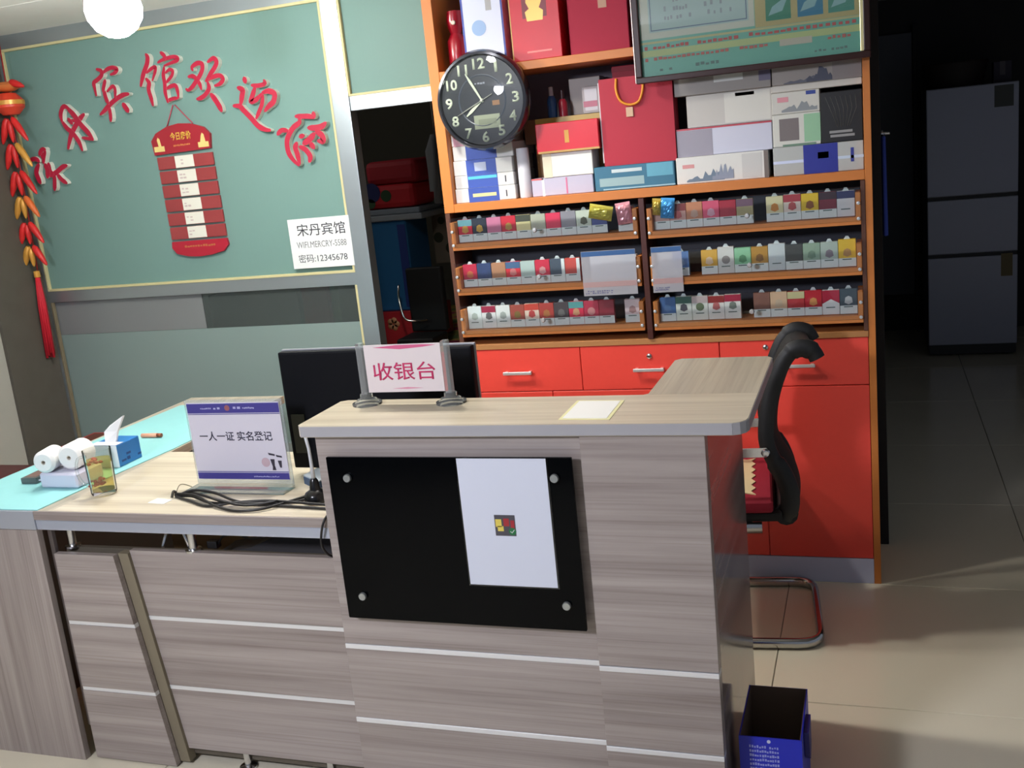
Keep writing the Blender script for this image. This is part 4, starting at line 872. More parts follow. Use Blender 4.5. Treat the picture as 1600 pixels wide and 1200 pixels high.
# ================================================================== WELCOME LETTERING (foam characters on the green board)
LETTERS = {
'宋': [(0.0198,[(-3.556,1.742),(-3.526,1.744),(-3.507,1.73)]),(0.0242,[(-3.514,1.72),(-3.536,1.687),(-3.531,1.654),(-3.524,1.636)]),(0.0184,[(-3.502,1.758),(-3.483,1.78),(-3.461,1.78)]),(0.0167,[(-3.464,1.775),(-3.479,1.745),(-3.489,1.721)]),(0.0149,[(-3.484,1.777),(-3.49,1.743)]),(0.0242,[(-3.481,1.717),(-3.473,1.688),(-3.483,1.657)]),(0.0228,[(-3.461,1.719),(-3.461,1.684),(-3.446,1.668)]),(0.022,[(-3.466,1.663),(-3.426,1.677),(-3.391,1.695),(-3.363,1.701)]),(0.0202,[(-3.442,1.668),(-3.448,1.633),(-3.457,1.599)]),(0.0202,[(-3.425,1.667),(-3.408,1.644),(-3.382,1.624)])],
'丹': [(0.0197,[(-3.343,1.888),(-3.342,1.918),(-3.327,1.944),(-3.311,1.949),(-3.292,1.937)]),(0.024,[(-3.303,1.945),(-3.273,1.908),(-3.248,1.868),(-3.215,1.827),(-3.197,1.795)]),(0.0145,[(-3.196,1.798),(-3.224,1.804),(-3.253,1.81)]),(0.0213,[(-3.343,1.889),(-3.324,1.858),(-3.299,1.835),(-3.274,1.795),(-3.264,1.756)]),(0.0228,[(-3.219,1.907),(-3.248,1.888),(-3.281,1.858),(-3.311,1.823),(-3.339,1.77)]),(0.0171,[(-3.31,1.898),(-3.29,1.872)]),(0.0137,[(-3.305,1.886),(-3.27,1.885)])],
'宾': [(0.0183,[(-3.112,2.082),(-3.09,2.073),(-3.091,2.055),(-3.116,2.039),(-3.137,2.029),(-3.138,2.007),(-3.137,1.975)]),(0.0172,[(-3.086,2.062),(-3.055,2.076),(-3.027,2.079),(-3.008,2.07),(-3.022,2.057),(-3.046,2.052)]),(0.0171,[(-3.077,2.034),(-3.089,2.011),(-3.1,1.988)]),(0.0188,[(-3.093,1.992),(-3.091,1.963),(-3.083,1.935)]),(0.0152,[(-3.079,1.986),(-3.047,2.004),(-3.037,1.996),(-3.038,1.977),(-3.045,1.953)]),(0.0201,[(-2.971,1.965),(-3.002,1.963),(-3.041,1.95),(-3.083,1.928),(-3.109,1.911),(-3.136,1.896)]),(0.017,[(-3.084,1.925),(-3.083,1.893),(-3.088,1.862)]),(0.0226,[(-3.011,1.929),(-2.998,1.909),(-2.989,1.892)])],
'馆': [(0.0206,[(-2.851,2.112),(-2.845,2.098),(-2.853,2.073),(-2.875,2.042),(-2.89,2.015),(-2.903,1.988)]),(0.0148,[(-2.864,2.038),(-2.833,2.053),(-2.815,2.056),(-2.821,2.036),(-2.841,2.004)]),(0.0193,[(-2.871,2.016),(-2.859,1.996),(-2.867,1.971),(-2.862,1.934),(-2.859,1.904)]),(0.0169,[(-2.779,2.111),(-2.763,2.096),(-2.763,2.08)]),(0.0156,[(-2.8,2.072),(-2.77,2.081),(-2.727,2.086),(-2.703,2.082),(-2.702,2.071),(-2.732,2.064),(-2.772,2.056)]),(0.0175,[(-2.773,2.051),(-2.783,2.018),(-2.783,1.987),(-2.788,1.949),(-2.783,1.909)]),(0.0143,[(-2.771,2.027),(-2.75,2.038),(-2.735,2.032),(-2.742,2.014),(-2.765,1.996),(-2.78,1.987)]),(0.0169,[(-2.781,1.964),(-2.75,1.973),(-2.732,1.971),(-2.727,1.95),(-2.728,1.922)]),(0.0149,[(-2.788,1.915),(-2.761,1.921),(-2.728,1.922)])],
'欢': [(0.0188,[(-2.636,2.022),(-2.637,2.035),(-2.609,2.047),(-2.588,2.042),(-2.589,2.022),(-2.606,1.998),(-2.633,1.973),(-2.652,1.957),(-2.673,1.947),(-2.683,1.953)]),(0.0174,[(-2.663,1.999),(-2.64,1.999),(-2.625,1.985),(-2.613,1.963),(-2.61,1.942)]),(0.0194,[(-2.559,2.046),(-2.529,2.057),(-2.517,2.041),(-2.531,2.02),(-2.557,1.997),(-2.583,1.972)]),(0.0181,[(-2.58,1.975),(-2.543,1.986),(-2.512,1.987),(-2.5,1.971),(-2.518,1.955),(-2.544,1.95)]),(0.0188,[(-2.575,1.969),(-2.573,1.943),(-2.593,1.922),(-2.618,1.91),(-2.64,1.907)]),(0.0231,[(-2.569,1.92),(-2.552,1.895),(-2.538,1.868),(-2.53,1.846)])],
'迎': [(0.0202,[(-2.4,1.967),(-2.396,1.944)]),(0.0226,[(-2.437,1.931),(-2.416,1.919),(-2.422,1.897),(-2.436,1.861)]),(0.0226,[(-2.47,1.862),(-2.441,1.857),(-2.426,1.84),(-2.396,1.806),(-2.37,1.773),(-2.341,1.755),(-2.315,1.748)]),(0.0175,[(-2.372,1.933),(-2.342,1.928),(-2.31,1.932),(-2.311,1.947)]),(0.0201,[(-2.356,1.924),(-2.37,1.899),(-2.386,1.87),(-2.36,1.875),(-2.33,1.895)]),(0.0226,[(-2.327,1.898),(-2.297,1.902),(-2.272,1.888),(-2.282,1.859),(-2.307,1.843),(-2.328,1.826)]),(0.0175,[(-2.326,1.89),(-2.337,1.854),(-2.356,1.825),(-2.374,1.8)])],
'您': [(0.019,[(-2.285,1.728),(-2.262,1.743),(-2.233,1.738)]),(0.0201,[(-2.191,1.791),(-2.161,1.788),(-2.13,1.785),(-2.107,1.777)]),(0.0186,[(-2.108,1.799),(-2.108,1.775)]),(0.0219,[(-2.175,1.784),(-2.178,1.765),(-2.207,1.749),(-2.234,1.721),(-2.247,1.692),(-2.246,1.653),(-2.229,1.621),(-2.206,1.598)]),(0.0219,[(-2.202,1.688),(-2.212,1.669),(-2.207,1.642),(-2.203,1.601)]),(0.0184,[(-2.187,1.709),(-2.164,1.714)]),(0.0245,[(-2.174,1.681),(-2.145,1.694),(-2.115,1.717)]),(0.0236,[(-2.142,1.741),(-2.112,1.738),(-2.081,1.74),(-2.059,1.753)]),(0.0245,[(-2.109,1.724),(-2.086,1.707),(-2.083,1.684),(-2.107,1.686)]),(0.0219,[(-2.143,1.682),(-2.127,1.658)]),(0.0218,[(-2.193,1.671),(-2.169,1.658),(-2.151,1.629),(-2.159,1.607)])],
}
foam_red = mat(176, 24, 58, .5); foam_white = mat(226, 226, 216, .7)
def stroke(bm, w, pts, y0, y1):
    """one tapered brush stroke: ribbon round a smooth centre line, front face red, edge white"""
    P3 = wavy([(p[0], 0, p[1]) for p in pts]) if len(pts) > 2 else [Vector((pts[0][0] + (pts[1][0] - pts[0][0]) * k / 5, 0, pts[0][1] + (pts[1][1] - pts[0][1]) * k / 5)) for k in range(6)]
    n = len(P3); L_, R_ = [], []
    for i, p in enumerate(P3):
        a = P3[max(i - 1, 0)]; b = P3[min(i + 1, n - 1)]; t = (b - a)
        if t.length < 1e-7: t = Vector((1, 0, 0))
        t.normalize(); nn = Vector((-t.z, 0, t.x)); u = i / (n - 1)
        hw = w * .5 * (.55 + .45 * min(1, u * 5) if u < .2 else (1.0 if u < .75 else 1.0 - .5 * (u - .75) / .25))
        L_.append(p + nn * hw); R_.append(p - nn * hw)
    cap0 = P3[0] - (P3[1] - P3[0]).normalized() * w * .22; cap1 = P3[-1] + (P3[-1] - P3[-2]).normalized() * w * .18
    def vv(p, y): return bm.verts.new((p.x, y, p.z))
    lf0 = [vv(p, y0) for p in L_]; rf0 = [vv(p, y0) for p in R_]; lb = [vv(p, y1) for p in L_]; rb_ = [vv(p, y1) for p in R_]
    c0f, c1f, c0b, c1b = vv(cap0, y0), vv(cap1, y0), vv(cap0, y1), vv(cap1, y1)
    def F(vs, mi):
        f = bm.faces.new(vs); f.material_index = mi
    for i in range(n - 1):
        F([lf0[i], lf0[i + 1], rf0[i + 1], rf0[i]], 0); F([lf0[i], lb[i], lb[i + 1], lf0[i + 1]], 1); F([rf0[i + 1], rb_[i + 1], rb_[i], rf0[i]], 1); F([lb[i], rb_[i], rb_[i + 1], lb[i + 1]], 1)
    F([c0f, lf0[0], rf0[0]], 0); F([c1f, rf0[-1], lf0[-1]], 0); F([c0b, rb_[0], lb[0]], 1); F([c1b, lb[-1], rb_[-1]], 1)
    F([c0f, c0b, lb[0], lf0[0]], 1); F([rf0[0], rb_[0], c0b, c0f], 1); F([lf0[-1], lb[-1], c1b, c1f], 1); F([c1f, c1b, rb_[-1], rf0[-1]], 1)
places = {'宋': 'leftmost and lowest of the welcome arch, beside the garland', '丹': 'second from the left in the welcome arch', '宾': 'third from the left in the welcome arch', '馆': 'at the crown of the arch above the price plaque', '欢': 'just right of the crown of the welcome arch', '迎': 'second from the right in the welcome arch', '您': 'at the right end, above the WIFI notice'}
for ch, sts in LETTERS.items():
    bm = NB()
    for k, (w_, pts) in enumerate(sts): stroke(bm, w_, pts, 3.8415 + .0003 * k, 3.8675)
    o = obj('foam_character', bm, [foam_red, foam_white])
    tag(o, 'red foam character %s with white edge, %s' % (ch, places[ch]), 'lettering', 'welcome characters on the green board')

# ---- price plaque
pq = thing('price_plaque', 'dark red hanging plaque with six white price cards on the green board', 'plaque', (-2.76, 3.86, 1.30))
pm = mat(158, 34, 48, .35); pslat = mat(150, 60, 62, .35)
hd = [(-2.902, 1.700), (-2.620, 1.706), (-2.612, 1.765), (-2.640, 1.795), (-2.70, 1.815), (-2.76, 1.821), (-2.82, 1.813), (-2.88, 1.790), (-2.908, 1.760)]
obj('header_board', add_prism(NB(), hd, 'y', 3.853, 3.8675), pm, pq)
text('header_lettering', '今日房价', .034, mat(222, 190, 70, .4), pq, -2.757, 3.8528, 1.770, w=.104, bold=.02)
bm = scribble(NB(), -2.80, -2.715, 1.726, 1.740, 3.8529, 12, 1, 1); obj('small_print', bm, mat(200, 130, 70, .4), pq)
for (bx, fl_) in ((-2.872, 1), (-2.650, -1)):
    bm = add_prism(NB(), [(bx - .026, 1.713), (bx + .026, 1.713), (bx + .026, 1.735), (bx - .026, 1.735)], 'y', 3.8522, 3.8528)
    add_prism(bm, [(bx - .008 + .006 * fl_, 1.735), (bx + .012 + .000 * fl_, 1.735), (bx + .008, 1.765), (bx + .000, 1.772), (bx - .006, 1.762)], 'y', 3.8522, 3.8528)
    obj('gold_figure', bm, mat(226, 206, 130, .4), pq)
for k in range(6):
    zt = 1.690 - k * .0600
    sl = box('price_slat', -2.897 + .0008 * k, -2.617 + .0008 * k, 3.856, 3.8672, zt - .053, zt, pslat, pq, .004, 2)
    cd = box('price_card', -2.806 + .0008 * k, -2.712 + .0008 * k, 3.8535, 3.8558, zt - .051, zt - .001, mat(232, 230, 218, .5), sl, .001, 1)
    bm = scribble(NB(), -2.795, -2.76, zt - .040, zt - .012, 3.8534, 2, 2, .8); obj('card_print', bm, mat(206, 190, 186, .5), sl)
ft = [(-2.892, 1.328), (-2.614, 1.328), (-2.610, 1.300), (-2.635, 1.275), (-2.70, 1.262), (-2.76, 1.258), (-2.82, 1.262), (-2.875, 1.276), (-2.896, 1.302)]
obj('footer_board', add_prism(NB(), ft, 'y', 3.854, 3.8675), mat(172, 30, 52, .35), pq)
bm = scribble(NB(), -2.83, -2.67, 1.298, 1.314, 3.8538, 12, 1, 1); obj('footer_print', bm, mat(176, 110, 60, .4), pq)
tube('cord', [(-2.820, 3.858, 1.812), (-2.775, 3.862, 1.898)], .0022, mat(190, 60, 84, .6), pq, 6)
tube('cord', [(-2.690, 3.858, 1.815), (-2.766, 3.862, 1.898)], .0022, mat(190, 60, 84, .6), pq, 6)

# ---- WIFI notice
wn = thing('wifi_notice', 'white notice with hotel name, WIFI name and password at the board corner', 'notice', (-2.16, 3.85, 1.176))
box('notice_board', -2.304, -2.018, 3.8485, 3.8515, 1.176, 1.382, mat(232, 236, 236, .4), wn, .0006, 1)
ink = mat(50, 50, 60, .5)
text('hotel_lettering', '宋丹宾馆', .050, ink, wn, -2.152, 3.8484, 1.335, w=.225, bold=.004)
text('wifi_lettering', 'WIFI.MERCRY-5588', .026, mat(120, 122, 126, .5), wn, -2.158, 3.8484, 1.274, w=.232)
text('password_lettering', '密码:12345678', .034, mat(60, 62, 70, .5), wn, -2.160, 3.8484, 1.217, w=.228)

# ---- garland
ga = thing('firecracker_garland', 'red and gold firecracker garland with a long red tassel hanging at the left wall', 'garland', (-3.58, 3.80, .83))
gr_, gg = mat(214, 40, 40, .4), mat(220, 160, 70, .35, .2)
def gx(z): return -3.556 - (2.10 - z) * .045
tube('cord', [(gx(2.27), 3.79, 2.265), (gx(1.25), 3.79, 1.20)], .003, mat(160, 40, 40, .6), ga, 6)
def chili(name, x, z, ang, ln, r, m):
    d = Vector((math.sin(ang), 0, -math.cos(ang)))
    pts = [Vector((x, 3.775, z)) + d * ln * t for t in (0, .12, .35, .65, .9, 1.0)]
    return obj(name, add_tube(NB(), pts, [r * .55, r * .9, r, r * .8, r * .5, r * .2], 10), m, ga, True)
lathe('gold_fish', [(0, -.02), (.03, -.016), (.055, -.004), (.06, .006), (.045, .02), (0, .026)], (gx(2.06), 3.79, 2.055), mat(226, 130, 70, .35, .2), ga, 'z', 20)
lathe('red_lantern', [(0, -.05), (.035, -.045), (.062, -.015), (.062, .015), (.035, .045), (0, .05)], (gx(2.0), 3.79, 1.985), mat(222, 70, 48, .4), ga, 'z', 20)
lathe('gold_band', [(.055, -.012), (.0645, -.009), (.0645, .009), (.055, .012), (.055, -.012)], (gx(1.99), 3.79, 1.990), gg, ga, 'z', 20)
chili('fin', gx(2.04) + .04, 2.075, 1.2, .075, .016, gr_)
for (z, m1, m2, s) in ((1.925, gr_, gr_, 1.1), (1.815, gr_, gg, 1.1), (1.695, gr_, gr_, 1.1), (1.585, gg, mat(226, 110, 50, .4), 1.0), (1.470, gr_, gr_, 1.0), (1.365, gg, gr_, .95)):
    x = gx(z)
    chili('cracker', x - .014, z, -.42, .105 * s, .017, m1); chili('cracker', x + .016, z, .55, .110 * s, .016, m2); chili('cracker', x - .004, z - .01, .02, .085 * s, .014, m1)
lathe('gold_knot', [(0, 0), (.014, .002), (.014, .030), (0, .032)], (gx(1.24), 3.785, 1.222), gg, ga, 'z', 14)
bm = NB()
for k in range(9):
    a = 2 * math.pi * k / 9
    add_tube(bm, [(gx(1.22) + .006 * math.cos(a), 3.785 + .006 * math.sin(a), 1.222), (gx(1.1) + .013 * math.cos(a), 3.785 + .012 * math.sin(a), 1.10), (gx(.85) + .018 * math.cos(a), 3.785 + .014 * math.sin(a), .85 + .012 * (k % 3))], [.005, .0065, .0065], 6)
tl = obj('tassel', bm, mat(206, 30, 50, .6), ga)

# ---- bulb
bu = thing('ceiling_bulb', 'bright round white bulb hanging below the ceiling at the left', 'lamp', (-2.165, 2.80, 2.03))
lathe('globe', [(0, -.085), (.030, -.0795), (.060, -.060), (.080, -.029), (.085, 0), (.080, .029), (.060, .060), (.035, .078), (.020, .084)], (-2.165, 2.80, 2.115), emit(1.0, .97, .90, BULB_EMIT), bu, 'z', 28)
lathe('socket', [(.020, 0), (.024, .002), (.024, .045), (.015, .05), (.015, .0602), (.05, .0604), (.05, .0792), (0, .0794)], (-2.165, 2.80, 2.2002), mat(230, 230, 228, .4), bu, 'z', 20)

# ================================================================== OFFICE CHAIR
ch = thing('office_chair', 'black mesh-back cantilever chair on a chrome base with a red and cream seat cushion', 'chair', (-.45, 3.26, 0))
def rot(bm, ang=.10, c=(-.30, 3.26, 0)):
    bmesh.ops.rotate(bm, verts=bm.verts, cent=c, matrix=Matrix.Rotation(ang, 3, 'Z')); return bm
def cobj(name, bm, m, smooth=False, par=None): return obj(name, rot(bm), m, par or ch, smooth)
ya, yb = 3.015, 3.47
def bend(pts, r=.05, n=5):
    out = [Vector(pts[0])]
    for a, b, c in zip(pts, pts[1:], pts[2:]):
        a, b, c = Vector(a), Vector(b), Vector(c); p = b + (a - b).normalized() * r; q = b + (c - b).normalized() * r
        for k in range(n + 1):
            t = k / n; out.append((1 - t) ** 2 * p + 2 * t * (1 - t) * b + t * t * q)
    out.append(Vector(pts[-1])); return out
path = bend([(-.36, ya, .40), (-.80, ya, .40), (-.84, ya, .0185), (-.20, ya, .0185), (-.20, yb, .0185), (-.84, yb, .0185), (-.80, yb, .40), (-.36, yb, .40)], .07)
cobj('chrome_frame', add_tube(NB(), path, .017, 10, squash=(.75, 1.05)), mat(190, 188, 186, .16, 1.0))
cobj('seat_rail', add_tube(NB(), [(-.40, ya, .40), (-.40, yb, .40)], .012, 8), chrome)
seatb = mat(20, 18, 18, .7)
cobj('seat_pan', add_box(NB(), -.76, -.30, ya - .0, yb, .417, .445, .010), seatb)
cobj('seat_pad', add_box(NB(), -.76, -.325, ya - .005, yb + .005, .4455, .485, .016, 3), mat(150, 18, 44, .8))
bm = NB()
zig = []
xl, xr, yl, yr = -.72, -.375, ya + .05, yb - .05
nz = 12
for k in range(nz): zig.append((xl + (xr - xl) * k / nz, yl + (.014 if k % 2 else 0)))
for k in range(nz): zig.append((xr - (.014 if k % 2 else 0), yl + (yr - yl) * k / nz))
for k in range(nz): zig.append((xr - (xr - xl) * k / nz, yr - (.014 if k % 2 else 0)))
for k in range(nz): zig.append((xl + (.014 if k % 2 else 0), yr - (yr - yl) * k / nz))
add_prism(bm, zig, 'z', .4852, .4885); cobj('cushion_centre', bm, mat(226, 206, 160, .8))
yc, yd = 3.03, 3.33
prof = [(-.300, .415), (-.282, .45), (-.280, .50), (-.296, .555), (-.325, .61), (-.340, .66), (-.338, .72), (-.326, .785), (-.304, .85), (-.282, .900), (-.258, .930), (-.230, .940), (-.200, .930), (-.186, .906)]
def back_sheet(y0, y1, th, bulge, ny=10):
    bm = NB(); pp = [Vector((x, 0, z)) for x, z in prof]; fine = wavy([(p.x, 0, p.z) for p in pp])
    rows = []
    for i, p in enumerate(fine):
        a = fine[max(i - 1, 0)]; b = fine[min(i + 1, len(fine) - 1)]; t = (b - a).normalized(); nn = Vector((t.z, 0, -t.x))
        rows.append([(p + nn * (bulge * (1 - (2 * j / ny - 1) ** 2)), p + nn * (bulge * (1 - (2 * j / ny - 1) ** 2) + th)) for j in range(ny + 1)])
    G = [[(bm.verts.new((q[0].x, y0 + (y1 - y0) * j / ny, q[0].z)), bm.verts.new((q[1].x, y0 + (y1 - y0) * j / ny, q[1].z))) for j, q in enumerate(r_)] for r_ in rows]
    n, m = len(G), ny + 1
    for i in range(n - 1):
        for j in range(m - 1):
            bm.faces.new([G[i][j][0], G[i + 1][j][0], G[i + 1][j + 1][0], G[i][j + 1][0]]); bm.faces.new([G[i][j][1], G[i][j + 1][1], G[i + 1][j + 1][1], G[i + 1][j][1]])
        for j in (0, m - 1): bm.faces.new([G[i][j][0], G[i][j][1], G[i + 1][j][1], G[i + 1][j][0]])
    for i in (0, n - 1):
        for j in range(m - 1): bm.faces.new([G[i][j][0], G[i][j + 1][0], G[i][j + 1][1], G[i][j][1]])
    return bm
cobj('backrest', back_sheet(yc + .034, yd - .034, .010, .030), mat(30, 28, 26, .75, grain=.3, gscale=300), True)
for nm, yy in (('back_frame', yc + .018), ('back_frame', yd - .018)):
    pts = wavy([(x + .004, yy, z) for x, z in prof])
    rr = [.030 if .43 < p.z < .60 else (.024 if p.z < .93 else .028) for p in pts]
    cobj(nm, add_tube(NB(), pts, rr, 10, squash=(.62, 1.0)), mat(17, 17, 18, .5), True)
cobj('top_rail', add_tube(NB(), [(-.226, yc + .02, .928), (-.222, yc + .1, .930), (-.222, yd - .1, .928), (-.226, yd - .02, .922)], .022, 10, squash=(1.2, .8)), mat(24, 24, 24, .5), True)
cobj('lower_pad', add_tube(NB(), [(-.288, yc + .016, .43), (-.288, yd - .016, .43)], .036, 12), mat(17, 17, 18, .5), True)
for yy in (yc, yd):
    s = -1 if yy < 3.2 else 1
    cobj('arm_bracket', add_box(NB(), -.43, -.335, yy - .004 + s * .012, yy + .004 + s * .012, .620, .650, .002, 1), chrome)
    cobj('bracket_screw', add_lathe(NB(), [(0, -.008), (.010, -.007), (.013, 0), (0, 0)] if s < 0 else [(0, .008), (.010, .007), (.013, 0), (0, 0)], (-.340, yy + s * .017, .635), 'y', 14), chrome, True)
    cobj('armrest', add_tube(NB(), wavy([(-.42, yy + s * .013, .640), (-.55, yy + s * .013, .655), (-.70, yy + s * .013, .655), (-.765, yy + s * .013, .62), (-.775, yy + s * .013, .48), (-.765, yy + s * .010, .43)]), .013, 8), mat(22, 22, 22, .5), True)

# ---- blue box on the floor
bb_ = thing('blue_carton', 'open blue cardboard carton with white print on the floor right of the counter', 'box', (-.245, 2.24, 0))
bx0, bx1, by0, by1, bh = -.312, -.174, 2.125, 2.350, .25
blue = mat(26, 38, 178, .45); brn = mat(104, 84, 70, .85)
bm = NB()
add_box(bm, bx0, bx1, by0, by0 + .003, .001, bh, mi=0); add_box(bm, bx0, bx1, by1 - .003, by1, .001, bh, mi=0); add_box(bm, bx0, bx0 + .003, by0 + .003, by1 - .003, .001, bh, mi=0); add_box(bm, bx1 - .003, bx1, by0 + .003, by1 - .003, .001, bh, mi=0)
obj('carton_walls', bm, blue, bb_)
bm = NB()
add_box(bm, bx0 + .0031, bx1 - .0031, by0 + .0031, by0 + .0045, .001, bh - .001); add_box(bm, bx0 + .0031, bx1 - .0031, by1 - .0045, by1 - .0031, .001, bh + .001); add_box(bm, bx0 + .0031, bx0 + .0045, by0 + .0046, by1 - .0046, .001, bh - .001); add_box(bm, bx1 - .0045, bx1 - .0031, by0 + .0046, by1 - .0046, .001, bh - .001); add_box(bm, bx0 + .0046, bx1 - .0046, by0 + .0046, by1 - .0046, .001, .004)
obj('brown_lining', bm, brn, bb_)
bm = add_prism(NB(), [(by0 + .05, bh - .01), (by0 + .13, bh - .01), (by0 + .12, bh - .075), (by0 + .09, bh - .10), (by0 + .06, bh - .075)], 'x', bx1 + .001, bx1 + .012)
obj('side_flap', bm, mat(34, 30, 110, .5), bb_)
bm = scribble(NB(), bx0 + .022, bx0 + .088, .155, .232, by0, 12, 7, .95); scribble(bm, bx0 + .022, bx0 + .115, .06, .145, by0, 16, 6, .9)
obj('white_print', bm, mat(150, 156, 214, .5), bb_)
disc('round_mark', .0042, bx0 + .066, by0 - .0001, .241, mat(206, 210, 230, .5), bb_)

# ================================================================== THE DARK HALL AT THE RIGHT
fg = thing('fridge', 'tall grey three-door fridge standing in the dark hall at the right', 'fridge', (.57, 7.3, 0))
fgm = mat(150, 152, 166, .32, .2); fdk = mat(16, 16, 18, .5)
box('body', .318, .828, 7.045, 7.65, .03, 1.655, mat(96, 98, 106, .5), fg, .006)
box('door', .318, .828, 7.0, 7.044, 1.008, 1.655, fgm, fg, .006); box('door', .318, .828, 7.0, 7.044, .652, .986, fgm, fg, .006); box('door', .318, .828, 7.0, 7.044, .075, .630, fgm, fg, .006)
box('door_gap', .322, .824, 7.010, 7.044, .9862, 1.0078, fdk, fg, 0); box('door_gap', .322, .824, 7.010, 7.044, .6302, .6518, fdk, fg, 0)
box('kick_plate', .322, .824, 7.015, 7.044, .012, .074, fdk, fg, .002)
for fx in (.35, .80): lathe('foot', [(0, 0), (.018, 0), (.018, .028), (0, .03)], (fx, 7.2, 0), fdk, fg, 'z', 12)
mark('energy_label', .695, .80, 1.515, 1.640, 6.9998, mat(70, 74, 70, .5), fg)
mark('yellow_label', .735, .80, .500, .640, 6.9998, mat(120, 104, 60, .5), fg)
t = thing('storage_basket', 'dark basket lying on top of the fridge', 'basket', (.52, 7.3, 1.655))
obj('basket_body', add_lathe(NB(), [(0, .0), (.15, 0), (.19, .14), (.18, .14), (.145, .01), (0, .01)], (.50, 7.28, 1.6555), 'z', 20), mat(46, 38, 36, .7), t, True)
tube('basket_rim', [(.50 + .187 * math.cos(a * math.pi / 10), 7.28 + .187 * math.sin(a * math.pi / 10), 1.80) for a in range(20)], .006, mat(40, 32, 30, .7), t, 6, True)
t = thing('small_carton', 'small dark carton beside the basket on the fridge', 'box', (.76, 7.25, 1.655))
box('carton_body', .71, .81, 7.2, 7.32, 1.6555, 1.78, mat(60, 54, 70, .6), t, .003); box('lid_tape', .745, .775, 7.199, 7.3205, 1.70, 1.7805, mat(90, 84, 90, .5), t, 0)
t = thing('blue_apron', 'dark blue cloth hanging on the passage jamb behind the cabinet', 'cloth', (.034, 3.95, 1.16))
bm = NB()
pts = []
n = 14
for k in range(n): 
    yy = 3.90 + .13 * k / (n - 1); pts.append((.036 + .006 * math.sin(k * 1.7), yy))
A = [bm.verts.new((x, y, 1.49)) for x, y in pts]; B = [bm.verts.new((x + .004 * math.sin(i), y * 1.0, 1.15)) for i, (x, y) in enumerate(pts)]
A2 = [bm.verts.new((x + .004, y, 1.49)) for x, y in pts]; B2 = [bm.verts.new((x + .004 + .004 * math.sin(i), y, 1.15)) for i, (x, y) in enumerate(pts)]
for i in range(n - 1):
    bm.faces.new([A[i], A[i + 1], B[i + 1], B[i]]); bm.faces.new([A2[i], B2[i], B2[i + 1], A2[i + 1]]); bm.faces.new([A[i], A2[i], A2[i + 1], A[i + 1]]); bm.faces.new([B[i], B[i + 1], B2[i + 1], B2[i]])
bm.faces.new([A[0], B[0], B2[0], A2[0]]); bm.faces.new([A[-1], A2[-1], B2[-1], B[-1]])
obj('cloth', bm, mat(40, 60, 150, .8), t, True)
lathe('hook', [(0, 0), (.012, .002), (.012, .008), (.005, .01), (.005, .03), (0, .03)], (.0305, 3.965, 1.50), chrome, t, 'x', 12)

# ================================================================== THE STORE ROOM BEHIND THE PARTITION
bd = thing('bed', 'bed with a floral sheet in the dark store room behind the doorway', 'bed', (-2.5, 5.2, 0))
box('bed_frame', -3.4, -1.65, 4.6, 6.2, .001, .36, mat(80, 56, 40, .6), bd, .004)
def floral():
    m = mat(150, 120, 60, .8).copy(); n = m.node_tree.nodes; l = m.node_tree.links; p = n['Principled BSDF']
    v = n.new('ShaderNodeTexVoronoi'); v.inputs['Scale'].default_value = 6; t_ = n.new('ShaderNodeTexCoord'); l.new(t_.outputs['Object'], v.inputs['Vector'])
    r_ = n.new('ShaderNodeValToRGB'); e = r_.color_ramp.elements; e[0].color = rgb(150, 40, 80); e[0].position = .25; e[1].color = rgb(176, 150, 70); e[1].position = .45
    q = r_.color_ramp.elements.new(.7); q.color = rgb(90, 110, 60); l.new(v.outputs['Distance'], r_.inputs['Fac']); l.new(r_.outputs['Color'], p.inputs['Base Color']); return m
box('mattress', -3.38, -1.67, 4.62, 6.18, .361, .625, floral(), bd, .03, 3)
t = thing('red_gift_box', 'red box with a pale flower print on the bed in the store room', 'box', (-2.4, 5.0, .625))
box('box_body', -2.56, -2.20, 4.92, 5.25, .626, .80, mat(170, 24, 34, .5), t, .004)
bm = NB()
for k in range(5):
    a = k * 1.2566; add_lathe(bm, [(0, -.0006), (.017, -.0006), (.017, 0)], (-2.40 + .02 * math.cos(a), 4.9198, .735 + .02 * math.sin(a)), 'y', 10)
obj('printed_flower', bm, mat(190, 130, 90, .5), t)
t = thing('quilt_bag', 'tall blue quilt bag with a green flowered side standing on the red box', 'bag', (-2.4, 5.0, .80))
box('bag_body', -2.505, -2.270, 4.94, 5.22, .8005, 1.270, mat(28, 96, 150, .6), t, .02, 3); box('side_panel', -2.555, -2.5055, 4.95, 5.21, .8005, 1.265, mat(90, 140, 50, .6), t, .01)
box('dark_panel', -2.3195, -2.275, 4.936, 4.9395, .82, 1.25, mat(30, 50, 120, .6), t, .001)
bm = NB()
for k in range(6): add_lathe(bm, [(0, -.0006), (.016, -.0006), (.016, 0)], (-2.530, 4.9495, .85 + .075 * k), 'y', 10)
obj('printed_flower', bm, mat(170, 180, 110, .5), t)
t = thing('folded_blanket', 'grey folded blanket lying on the blue quilt bag', 'blanket', (-2.35, 5.05, 1.27))
box('fold', -2.52, -2.17, 4.93, 5.25, 1.2705, 1.302, mat(140, 146, 156, .9), t, .012, 3); box('fold', -2.515, -2.18, 4.935, 5.24, 1.3025, 1.332, mat(126, 136, 150, .9), t, .012, 3)
t = thing('quilt_bundle', 'red bundle with dark flowers on the grey blanket', 'quilt', (-2.36, 5.05, 1.33))
box('lower_roll', -2.50, -2.20, 4.94, 5.22, 1.3325, 1.455, mat(190, 24, 40, .7), t, .05, 4); box('upper_roll', -2.47, -2.18, 4.95, 5.21, 1.4555, 1.575, mat(160, 20, 40, .7), t, .05, 4)
